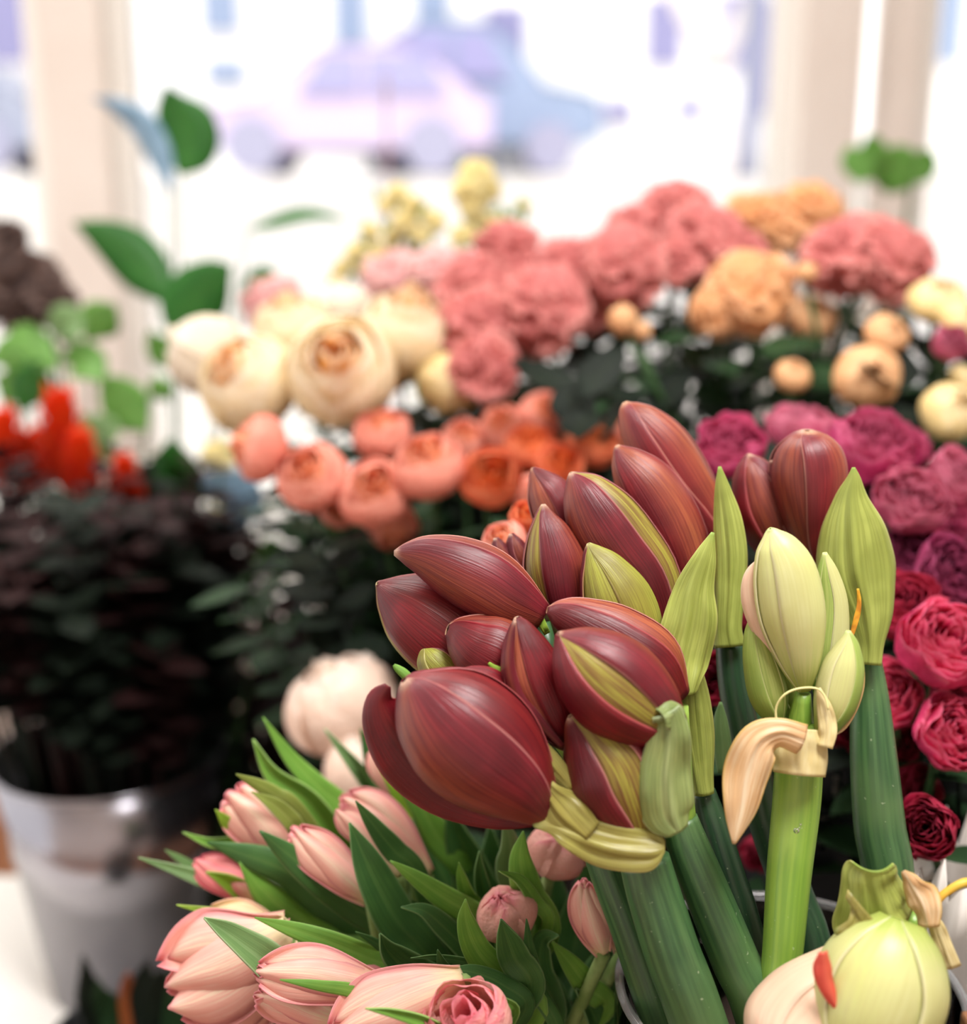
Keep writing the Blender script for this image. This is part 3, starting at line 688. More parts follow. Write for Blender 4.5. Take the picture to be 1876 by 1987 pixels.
for a in [
 ('spray', 1682, 732, 64, 1.05, (0, .2, .9), 'largest round peach spray rose', 1.1),
 ('spray', 1720, 648, 42, 1.08, (.1, .3, .7), 'peach spray rose just above the largest one', 1.0),
 ('spray', 1537, 730, 36, 1.08, (0, .5, .6), 'small peach bud left of the largest spray rose', 1.1),
 ('spray', 1575, 618, 48, 1.2, (0, .3, .7), 'dim peach rose behind, under the orange frilled blooms', 1.1),
 ('yell', 1845, 800, 62, 1.02, (.1, .4, .8), 'yellow peach rose at the right edge above the magenta roses', 1.0),
 ('yell', 1820, 585, 58, 1.1, (0, .6, .7), 'cream yellow rose right of the separate pink cluster', .9),
 ('yell', 1862, 620, 44, 1.06, (.3, .3, .7), 'cream yellow rose cut by the right edge', .9),
 ('yell', 1870, 735, 30, 1.08, (.3, .5, .7), 'small yellow bud at the right edge', 1.0),
 ('spray', 1208, 622, 28, 1.1, (-.1, .8, .4), 'tiny peach bud low under the frilled pink mass', 1.5),
 ('spray', 1243, 642, 22, 1.12, (.2, .6, .4), 'tinier peach bud right beside the other one under the pink mass', 1.2),
 ('spray', 1565, 528, 22, 1.12, (.0, .6, .5), 'tiny yellow peach bud left of the separate pink cluster', 1.2),
 ('mauve', 1845, 668, 36, 1.04, (.1, .3, .7), 'small magenta bloom among the yellow roses at right', 1.0)]:
    rose(*a[:7], 'rose', RB['spray'], group='peach spray roses at right', stretch=a[7])

# ---- magenta garden roses
MBK = (.345, .79, .68)
for a in [
 ('magenta', 1415, 868, 66, .84, (-.2, .6, .7), 'magenta rose between the tallest amaryllis bud and the round red bud'),
 ('mauve', 1553, 830, 64, .90, (0, .8, .3), 'magenta rose standing behind the round red amaryllis bud'),
 ('magenta', 1690, 868, 84, .84, (.1, .7, .6), 'widest magenta rose at the top of the magenta group'),
 ('mauve', 1630, 905, 66, .86, (-.1, .3, .8), 'magenta rose right behind the round red amaryllis bud'),
 ('magenta', 1745, 860, 56, .88, (.3, .7, .5), 'magenta rose at top right of the widest one'),
 ('mauve', 1765, 975, 70, .80, (0, .5, .8), 'dusty pink rose above the dark plum one'),
 ('mauve', 1855, 930, 60, .84, (.2, .5, .7), 'dusty pink rose at the right edge, upper one'),
 ('magenta', 1825, 1010, 56, .83, (.1, .2, .8), 'magenta rose right of the dusty pink one'),
 ('plum', 1845, 1115, 72, .76, (.1, .35, .85), 'dark plum rose with swirled centre at the right edge'),
 ('plum', 1770, 1075, 54, .80, (-.1, .2, .7), 'dark plum rose behind, left of the swirled one'),
 ('crimson', 1745, 1175, 72, .74, (-.2, .5, .6), 'crimson pink rose beside the large right green bract'),
 ('hot', 1832, 1250, 92, .70, (.1, .55, .75), 'large hot pink ruffled rose at the right edge'),
 ('hot', 1722, 1350, 66, .715, (-.3, .45, .7), 'hot pink rose with open outer petals beside the thick right stem'),
 ('hot', 1848, 1425, 74, .69, (.1, .35, .9), 'round hot pink rose with crumpled centre, under the ruffled one'),
 ('crimson', 1735, 1440, 50, .75, (-.2, 0, .8), 'dark crimson rose low behind, beside the thick right stem'),
 ('crimson', 1797, 1607, 60, .67, (-.35, .3, .8), 'lowest crimson rose, round, right of the thick right stem'),
 ('crimson', 1780, 1530, 46, .76, (0, 0, .8), 'dim crimson rose behind the lowest one'),
 ('crimson', 1385, 1320, 50, .72, (-.2, .2, .8), 'crimson rose glimpsed between the amaryllis bracts left of the cream buds'),
 ('crimson', 1455, 1165, 56, .74, (0, .2, .8), 'crimson rose glimpsed left of the large cream bud'),
 ('crimson', 1640, 1400, 50, .78, (0, .1, .8), 'crimson rose glimpsed behind the right cream buds'),
 ('crimson', 1470, 1655, 34, .80, (0, .1, .8), 'crimson rose glimpsed low beside the dry tan bract'),
 ('crimson', 1860, 1340, 60, .78, (.1, .2, .8), 'crimson rose behind the gap of two hot pink ones at the right edge'),
 ('magenta', 1600, 1120, 60, .80, (0, .2, .8), 'magenta rose hidden behind the cream buds'),
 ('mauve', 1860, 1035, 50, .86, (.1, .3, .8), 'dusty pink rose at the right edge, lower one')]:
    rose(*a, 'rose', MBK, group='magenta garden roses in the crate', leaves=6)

# ---- leafy filler stems
def sprigs(n, buck, r0, spread, h0, h1, label, group, mats, seed, nl=16, ll=.05, lw=.014, cat='foliage', yb=0, z0=.3):
    rg = random.Random(seed); protos = []
    for mt in mats:
        g = MB(); tube(g, [(Vector((0, 0, 0)), .003), (Vector((.004, .002, .5)), .0025), (Vector((0, 0, 1.0)), .0015)], 5)
        st = g.mesh('stem', M[mt]); g = MB(); sprig(g, rg, 1.0, nl, lw, ll, z0); protos.append((st, g.mesh('leaves', M[mt])))
    for k in range(n):
        a = k * 2.39996; q = math.sqrt((k + .5) / n)
        base = Vector((buck[0] + r0 * q * math.cos(a), buck[1] + r0 * q * math.sin(a), buck[2] + .02))
        top = base + Vector((spread * q * math.cos(a), spread * q * math.sin(a) + yb, rg.uniform(h0, h1)))
        o = thing('leafy_stem', label, cat, base, group); st, lv = protos[k % len(protos)]
        L = (top - base).length; rot = (top - base).to_track_quat('Z', 'Y')
        for nm, me in (('stem', st), ('leaves', lv)):
            put_mesh(nm, me, o, base, rot, (1, 1, L))
sprigs(26, RB['coral'], .08, .13, .36, .45, 'dark leafy filler stem among the coral rose stems', 'leafy stems in the coral rose bucket', ['fold', 'fol'], 41, nl=22, ll=.05, lw=.017, z0=.45)
sprigs(30, RB['cream'], .08, .16, .38, .47, 'dark leafy filler stem under the cream roses', 'leafy stems in the cream rose bucket', ['fol', 'fold'], 42, nl=22, ll=.055, lw=.018, z0=.45)
sprigs(64, RB['pink'], .10, .30, .44, .60, 'dark leafy filler stem under the frilled pink flowers', 'leafy stems in the pink flower bucket', ['fold', 'fol'], 43, nl=26, ll=.058, lw=.019, z0=.42)
sprigs(60, RB['spray'], .10, .34, .38, .54, 'dark leafy filler stem among the peach spray roses', 'leafy stems in the spray rose bucket', ['fold', 'fol'], 44, nl=26, ll=.058, lw=.019, z0=.42)
sprigs(20, (.34, .79, .68), .08, .10, .26, .38, 'dark leafy filler stem among the magenta roses', 'leafy stems in the magenta rose crate', ['fold'], 45, ll=.05, lw=.016)
sprigs(60, (ZB[0], ZB[1], ZB[2]), .075, .085, .42, .53, 'dark foliage stem standing in the zinc bucket', 'dark foliage in the zinc bucket', ['fold', 'folr', 'fold'], 46, nl=26, ll=.055, lw=.018, z0=.70)
sprigs(26, (ZB[0] + .22, ZB[1] + .12, .41), .04, .16, .30, .46, 'dark foliage stem right of the zinc bucket', 'dark foliage beside the zinc bucket', ['fold', 'folr'], 47, nl=26, ll=.05, lw=.016, z0=.4)
sprigs(26, (ZB[0] - .01, ZB[1] + .03, ZB[2]), .07, .10, .54, .60, 'dark maroon foliage stem under the scarlet plumes', 'maroon foliage under the scarlet plumes', ['folr', 'folr', 'fold'], 48, nl=18, ll=.045, lw=.015, z0=.78)
bucket('dark pot right of the zinc bucket under dark foliage', (ZB[0] + .22, ZB[1] + .12, .41), .05, .065, .2, 'black', name='pot')

# ---- scarlet plumes
for (x, y, r, d, lab) in [
 (20, 900, 62, 1.5, 'scarlet plume at the left edge of the photo'), (128, 880, 72, 1.46, 'tallest scarlet plume above the zinc bucket'),
 (165, 930, 56, 1.42, 'scarlet plume just right of the tallest one'), (248, 968, 50, 1.4, 'broad scarlet plume furthest right over the bucket'),
 (228, 1030, 26, 1.38, 'small orange red tuft under the furthest right plume'), (258, 1105, 36, 1.36, 'dull red plume low at the right of the red ones'),
 (70, 915, 48, 1.52, 'dim red plume between the left edge and the tallest')]:
    c = pt(x, y + r * .9, d); b = Vector((ZB[0] + rnd.uniform(-.05, .05), ZB[1] + rnd.uniform(-.05, .05), ZB[2] + .02)); rr = r * d / F
    o = thing('red_plume_flower', lab, 'flower', b, 'scarlet plume flowers'); q = Quaternion((0, 0, 1), x)
    put_mesh('plume', ME['redpl'][0], o, c, q, rr * 1.5)
    g = MB(); tube(g, [(b, .003), (b.lerp(c, .6) + Vector((0, 0, .03)), .003), (c, .003)], 6); put('stem', g, M['folr'], o)
# small red-brown flower stalks; white blossoms added for bright background showing through
for (kind, x, y, r, d, lab) in [
 ('brown', 372, 1045, 34, 1.4, 'reddish brown flower head above the dark foliage'), ('brown', 485, 1060, 22, 1.45, 'small reddish brown head under the coral roses'),
 ('brown', 30, 560, 92, 1.7, 'large dark brown round flower head at the left edge'), ('brown', 100, 590, 52, 1.66, 'dark brown flower head right of the large one'), ('brown', 12, 462, 42, 1.75, 'dark brown flower tip at the upper left edge'),
 ('wht', 460, 1110, 44, 1.55, 'added white blossom above the dark foliage'), ('wht', 300, 1070, 40, 1.6, 'added pale blossom left of the reddish brown head'),
 ('wht', 265, 905, 26, 1.6, 'small added pale blossom above the scarlet plumes'), ('wht', 520, 1140, 24, 1.5, 'small added pale blossom right of the white one'),
 ('wht', 90, 690, 30, 1.7, 'added pale blossom among the green leaves at left'), ('wht', 78, 750, 26, 1.7, 'smaller added pale blossom lower among the green leaves at left'),
 ('wht', 470, 1190, 18, 1.35, 'tiny added grey white blossom over dark leaves'), ('wht', 280, 1130, 14, 1.35, 'tiny added round white speck over dark leaves'),
 ('wht', 485, 1290, 16, 1.35, 'tiny added grey blossom low over dark leaves'), ('yfree', 425, 885, 34, 1.5, 'pale yellow blossom left of the coral roses'),
 ('yfree', 415, 1000, 20, 1.5, 'small yellow blossom below the pale yellow one')]:
    c = pt(x, y, d); b = Vector((c.x * .8 - .06, 1.47 if y < 800 else ZB[1] + .02, .43)) if x < 200 else Vector((ZB[0] + .1, ZB[1] + .06, .43)); rr = r * d / F
    if kind == 'yfree' and 'yfree' not in ME: ME['yfree'] = [frill_mesh('yellow bloom', B['yfree'], 25)]
    o = thing('blossom', lab, 'flower', b); put_mesh('bloom', ME[kind][0], o, c, (-FW + UP).to_track_quat('Z', 'Y'), rr)
    g = MB(); tube(g, [(b, .003), (b.lerp(c, .6) + Vector((0, 0, .04)), .003), (c - Vector((0, 0, rr * .3)), .002)], 6); put('stem', g, M['thin'], o)

# ---- yellow freesias
ME['yfree'] = ME.get('yfree') or [frill_mesh('yellow bloom', B['yfree'], 25)]
for (lab, top, pts_) in [
 ('tall yellow flower spray, highest one against the window', (935, 335), [(925, 340, 34), (905, 370, 30), (945, 370, 30), (915, 400, 26), (930, 430, 24), (900, 460, 28), (950, 465, 24)]),
 ('yellow green flower spray left of the highest one', (790, 365), [(770, 375, 22), (800, 395, 20), (750, 400, 20), (785, 430, 26), (840, 430, 26), (815, 460, 22), (765, 460, 22)]),
 ('low yellow flower spray furthest left behind the pale pink blooms', (700, 440), [(720, 450, 20), (690, 490, 22), (735, 490, 24), (665, 520, 20), (710, 525, 22), (650, 545, 18), (780, 500, 22)]),
 ('sparse yellow flower spray right of the highest one', (1015, 395), [(1020, 400, 12), (985, 440, 16), (1000, 470, 14), (960, 430, 14)])]:
    d = 1.45; b = Vector((.02, 1.55, .62)); o = thing('freesia', lab, 'flower', b, 'yellow flower sprays at the back')
    tp = pt(top[0], top[1], d); g = MB(); tube(g, [(b, .003), (b.lerp(tp, .5) + Vector((0, .02, .05)), .003), (tp, .002)], 6)
    for (x, y, r) in pts_:
        c = pt(x, y, d); j = b.lerp(tp, .75) + Vector((0, 0, .02)); tube(g, [(j, .0018), (j.lerp(c, .5) + Vector((0, 0, -.01)), .0016), (c, .0014)], 5)
    put('stem', g, M['thinlight'], o)
    for i_, (x, y, r) in enumerate(pts_):
        put_mesh('bloom', ME['yfree'][0], o, pt(x, y, d - .02 * (i_ % 2)), (-FW + UP * 1.5 + RT * ((x - top[0]) / 60)).to_track_quat('Z', 'Y') @ Quaternion((0, 0, 1), i_), r * d / F)
    g = MB(); rg = random.Random(top[0])
    for k in range(16):
        x, y, r = pts_[k % len(pts_)]; c = pt(x + rg.uniform(-30, 30), y + rg.uniform(-5, 45), d + .01); D = Vector((rg.uniform(-1, 1), rg.uniform(-.4, .4), 1)).normalized(); X = D.cross(FW).normalized()
        g.grid(lambda i_, j_: (c + D * (.022 * i_ / 4) + X * (.0045 * (j_ - 1) * math.sin(math.pi * (.1 + .85 * i_ / 4))), (j_ / 2, i_ / 4)), 5, 3)
    put('leaves', g, M['thinlight'], o)

# ---- window plants: each plant = pot, stems, explicit leaves
def wplant(lab, potx, poty, leaves, d, zpot=.41, name='potted_plant', stem='thin'):
    b = Vector((pt(potx, 900, d).x, pt(potx, 900, d).y, zpot)); o = thing(name, lab, 'plant', b)
    put('pot', lathe([(0, 0), (.05, 0), (.065, .12), (.07, .12), (.07, .135), (.06, .135), (.055, .11), (0, .11)], b), M['black'], o)
    for i_, (mt, hw, P, cup, roll) in enumerate(leaves):
        n = len(P); prof = [.12, .85, 1.0, .62, .03] if n == 5 else [.15, 1.0, .9, .03]
        Q = [(p[0], p[1], hw * prof[k]) for k, p in enumerate(P)]
        leaf('leaf', Q, d + .02, d - .01, M[mt], o, cup=cup, roll=roll, fold=.15, n=16, m=7, thick=.0006)
        q = pt(P[0][0], P[0][1], d + .02); g = MB()
        tube(g, [(b + Vector((0, 0, .1)), .003), (b.lerp(q, .55) + Vector((0, .02, .06)), .0026), (q, .002)], 6); put('stem', g, M[stem], o)
wplant('tall plant with dark green leaf held up before the left pillar', 300, 0, [
  ('win', 62, [(350, 338), (362, 300), (358, 250), (335, 205), (322, 165)], .3, 10),
  ('blue', 34, [(330, 375), (305, 310), (270, 250), (225, 212), (180, 190)], .5, 35),
  ('win', 52, [(330, 590), (295, 540), (250, 490), (195, 455), (142, 432)], .3, 0),
  ('win', 62, [(330, 650), (350, 610), (385, 570), (420, 535), (450, 515)], .3, 10),
  ('winl', 30, [(420, 680), (340, 690), (315, 680), (300, 660), (290, 640)], .2, 0),
  ('win', 22, [(480, 445), (530, 428), (580, 414), (630, 416), (676, 430)], .2, 50),
  ('win', 26, [(470, 560), (490, 550), (510, 540), (525, 535), (540, 535)], .2, 10)], 1.75)
wplant('light green heart leaved plant above the scarlet plumes', 150, 0, [
  ('winl', 40, [(170, 660), (180, 640), (195, 620), (210, 605), (225, 592)], .3, 0), ('winl', 46, [(285, 835), (262, 810), (240, 780), (215, 750), (195, 730)], .3, 0),
  ('winl', 42, [(120, 700), (145, 690), (165, 700), (185, 720), (200, 745)], .3, 20), ('winl', 38, [(20, 640), (40, 650), (60, 670), (90, 700), (110, 720)], .3, 0),
  ('winl', 44, [(-20, 700), (10, 690), (40, 690), (70, 700), (100, 715)], .4, 0), ('win', 40, [(40, 800), (50, 770), (60, 750), (70, 720), (80, 700)], .3, 0),
  ('winl', 36, [(10, 780), (20, 760), (30, 740), (30, 720), (20, 690)], .3, 0), ('lfg', 50, [(130, 900), (150, 870), (190, 850), (210, 840), (230, 850)], .3, 0),
  ('lfg', 40, [(100, 650), (110, 640), (130, 630), (140, 640), (150, 660)], .3, 0), ('winl', 26, [(290, 770), (300, 762), (310, 756), (322, 752), (335, 750)], .3, 0)], 1.62)
wplant('dark leaved plant between scarlet plumes and coral roses', 360, 0, [
  ('win', 62, [(330, 1010), (332, 970), (335, 930), (335, 890), (332, 850)], .3, 0), ('win', 44, [(350, 1100), (345, 1060), (340, 1030), (330, 1000), (322, 960)], .3, 20),
  ('blue', 46, [(510, 1010), (480, 975), (455, 955), (420, 940), (385, 930)], .3, 0), ('blue', 24, [(470, 1050), (465, 1025), (465, 1000), (470, 980), (478, 960)], .3, 0),
  ('winl', 36, [(540, 1140), (535, 1110), (530, 1080), (525, 1060), (520, 1040)], .3, 0), ('win', 34, [(430, 1060), (425, 1040), (420, 1020), (410, 1000), (400, 985)], .3, 0),
  ('lfg', 34, [(310, 1090), (330, 1075), (330, 1060), (320, 1040), (300, 1020)], .3, 0)], 1.5)
wplant('plant with pale heart shaped leaf before the right window', 1700, 0, [
  ('winl', 46, [(1668, 355), (1672, 335), (1680, 310), (1690, 285), (1680, 262)], .3, 0), ('winl', 46, [(1770, 362), (1755, 350), (1735, 325), (1715, 310), (1700, 300)], .3, 0),
  ('winl', 30, [(1765, 360), (1775, 340), (1790, 320), (1798, 300), (1803, 288)], .3, 0)], 2.0)

# ---- foreground left: dark plant in front of the bucket
o = thing('potted_plant', 'dark leaved plant with one orange leaf at the bottom left corner', 'plant', (pt(230, 2100, 1.15).x, 1.0, .41))
for P, mt, hw in (([(250, 2040), (247, 1980), (246, 1930), (247, 1900), (250, 1885)], 'rust', 14), ([(330, 2050), (340, 1990), (350, 1950), (345, 1900), (335, 1870)], 'fol', 30),
                  ([(200, 2050), (185, 1980), (175, 1940), (168, 1900), (160, 1850)], 'fold', 26), ([(300, 2050), (290, 1990), (300, 1940), (310, 1900), (320, 1880)], 'fold', 30),
                  ([(215, 2050), (215, 1980), (205, 1950), (195, 1930), (190, 1900)], 'fol', 24), ([(370, 2040), (380, 1990), (390, 1960), (400, 1930), (400, 1900)], 'fold', 32), ([(280, 2050), (280, 1980), (275, 1930), (280, 1890), (290, 1860)], 'fold', 24)):
    if mt == 'rust' and 'rust' not in M: M['rust'] = leafm('rust orange leaf', 'b86a3c', '98502c', 'd08850')
    leaf('leaf', [(p[0], p[1], hw * k) for p, k in zip(P, (.5, .9, 1, .6, .04))], 1.16, 1.12, M[mt], o, cup=.3, fold=.2, n=16, m=7)
put('pot', lathe([(0, 0), (.05, 0), (.065, .14), (.06, .14), (.05, .12), (0, .12)], o.location), M['black'], o)

# ================================================================== TULIPS
TBV = Vector((TB[0], TB[1], TB[2] + .03))
TP = [  # name label spine(base->tip, hw) d dt material style(n petals spread)
 ('T1', 'pink tulip at upper left with closed feathery tip, over the bucket', [(575, 1665, 18), (545, 1640, 42), (510, 1600, 52), (470, 1562, 46), (438, 1538, 16)], .70, .70, 'tulip', .5),
 ('T2', 'small hot pink and yellow tulip at far left between two pointed leaves', [(500, 1745, 18), (465, 1720, 32), (430, 1700, 32), (400, 1682, 24), (378, 1668, 8)], .70, .71, 'tuliphot', .4),
 ('T3', 'slender pink tulip in the middle left pointing up left', [(718, 1745, 14), (680, 1712, 34), (640, 1675, 40), (600, 1640, 36), (566, 1604, 12)], .665, .665, 'tulip', .35),
 ('T4', 'long pink and cream tulip just below the large red bud', [(830, 1700, 20), (790, 1660, 42), (745, 1610, 48), (700, 1570, 40), (660, 1545, 10)], .69, .70, 'tulip', .4),
 ('T4b', 'narrow pink tulip bud tucked left of the long pink one', [(775, 1700, 12), (735, 1655, 22), (700, 1615, 26), (672, 1590, 22), (652, 1572, 6)], .68, .69, 'tulip', .3),
 ('T5', 'largest open pink tulip at bottom left with spreading petals', [(560, 1800, 30), (500, 1840, 82), (440, 1872, 96), (375, 1896, 72), (318, 1918, 20)], .64, .65, 'tulip', .75),
 ('T5b', 'pale pink tulip hanging under the largest open one', [(560, 1900, 40), (490, 1940, 70), (445, 1980, 66), (410, 2020, 40), (390, 2040, 10)], .665, .67, 'tulip', .4),
 ('T6', 'pink tulip at bottom with long veined petals, right of the largest', [(750, 1915, 20), (680, 1905, 46), (610, 1893, 52), (545, 1888, 36), (492, 1886, 8)], .60, .605, 'tulip', .4),
 ('T6b', 'pink tulip under the veined one, with split tip', [(660, 1985, 20), (610, 1968, 36), (565, 1950, 36), (525, 1938, 24), (492, 1930, 6)], .61, .615, 'tulip', .5),
 ('T6c', 'rosy tulip behind the veined one', [(790, 1930, 20), (745, 1905, 34), (700, 1880, 34), (660, 1862, 22), (632, 1856, 5)], .63, .635, 'tuliphot', .5),
 ('T7', 'cream pink tulip cut by the bottom edge, left of the open one', [(900, 1900, 30), (830, 1930, 66), (750, 1965, 72), (690, 1990, 50), (640, 2015, 12)], .58, .58, 'tulip', .4),
 ('T12', 'cream yellow tulip base behind the grey green leaf', [(560, 1835, 18), (520, 1812, 34), (475, 1795, 40), (435, 1782, 30), (400, 1770, 8)], .67, .68, 'tulipy', .4),
 ('T11', 'upright pink tulip bud close to the left amaryllis stem', [(1172, 1850, 12), (1158, 1815, 36), (1145, 1778, 38), (1136, 1740, 24), (1133, 1706, 4)], .63, .63, 'tulip', .35),
 ('T11b', 'peach tulip bud pressed behind the left amaryllis stem', [(1205, 1850, 12), (1202, 1815, 26), (1200, 1785, 28), (1196, 1760, 18), (1192, 1742, 4)], .645, .645, 'tulip', .3),
 ('T13', 'slim pink tulip bud glimpsed behind the large red bud', [(790, 1560, 12), (765, 1530, 22), (745, 1500, 24), (730, 1475, 18), (722, 1455, 4)], .74, .74, 'tulip', .3),
]
TUL = {}
def tulstem(o, p, d):
    a = pt(p[0], p[1], d); g = MB(); n = 10
    P = catmull([tuple(TBV), tuple(TBV.lerp(a, .5) + Vector((0, 0, -.015))), tuple(a)], n)
    tube(g, [(Vector(q), .0035) for q in P], 8); put('stem', g, M['thinlight'], o)
for (k, lab, P, d, dt, mt, sp) in TP:
    o = thing('tulip', lab, 'tulip', TBV + Vector((rnd.uniform(-.02, .02), rnd.uniform(-.02, .02), 0)), 'pink tulips'); TUL[k] = (o, pt(P[0][0], P[0][1], d))
    Q = catmull(full(P, d, dt), 14); fr = frame(Q)
    T = (fr[-1][0] - fr[0][0]).normalized()
    # petals: back pair, sides, front -- each its own cupped blade
    rg = random.Random(int(P[0][0]))
    for (off, dep, wf, lf, cup) in ((-.42, .5, .62, .93, .5), (.42, .5, .62, .95, .5), (0, .8, .7, 1.02, .3), (-.34, -.35, .60, .97, .7), (.38, -.45, .58, .9, .7), (.02, -.75, .62, .99, .7)):
        mb = MB(); n, m = 22, 9; Qs = catmull(full(P, d, dt), n); fs = frame(Qs); hwm = max(f[4] for f in fs); sw = rg.uniform(-.15, .15)
        def fn(i, j):
            t_ = i / (n - 1); ti = min(t_ * lf, 1) * (n - 1); i0 = int(min(ti, n - 2)); fr_ = ti - i0
            c = fs[i0][0].lerp(fs[i0+1][0], fr_); Sd, N = fs[i0][2], fs[i0][3]; hw = fs[i0][4] * (1 - fr_) + fs[i0+1][4] * fr_
            prof = math.sin(math.pi * min(1, (.10 + .88 * t_ ** 1.15))) ** .75
            u = -1 + 2 * j / (m - 1); spl = off * (1 + sp * 1.0 * t_ ** 2)
            body = max(hw, hwm * .25 * (t_ if sp > .3 else 0)) if t_ > .6 else hw
            return c + Sd * (hw * .95 * spl + hwm * off * sp * .9 * t_ ** 3 + hwm * wf * prof * u + hwm * .08 * math.sin(t_ * 6 + off * 9) * u) - N * (dep * body * .7 + cup * hwm * .5 * u * u * (1 if dep < 0 else -1) + sw * hwm * t_ * t_ ), (j / (m - 1), t_)
        mb.grid(fn, n, m); put('petal', mb, M[mt], o, solid=.0005)
    tulstem(o, P[0], d)
for (k, lab, x, y, r, d, ax, st, ki) in [
 ('T9', 'round closed pink double tulip facing the camera in the middle of the leaves', 982, 1775, 60, .635, (-.25, .8, .5), 1.05, 0),
 ('T10', 'round pink double tulip directly under the green bract', 1080, 1655, 60, .665, (.2, .8, .4), 1.05, 0),
 ('T8', 'open pink tulip at the bottom edge showing its pink centre', 910, 1985, 88, .565, (-.25, .75, .6), 1.0, 1)]:
    o = thing('tulip', lab, 'tulip', TBV + Vector((rnd.uniform(-.02, .02), rnd.uniform(-.02, .02), 0)), 'pink tulips')
    A = (RT * ax[0] + UP * ax[1] - FW * ax[2]).normalized(); rr = r * d / F; c = pt(x, y, d); TUL[k] = (o, c)
    put_mesh('bloom', ME['tpink'][ki], o, c, A.to_track_quat('Z', 'Y') @ Quaternion((0, 0, 1), x), (rr, rr, rr * st))
    a = c - A * rr; g = MB(); P = catmull([tuple(TBV), tuple(TBV.lerp(a, .6) + Vector((0, .01, -.01))), tuple(a)], 8); tube(g, [(Vector(q), .0035) for q in P], 8); put('stem', g, M['thinlight'], o)

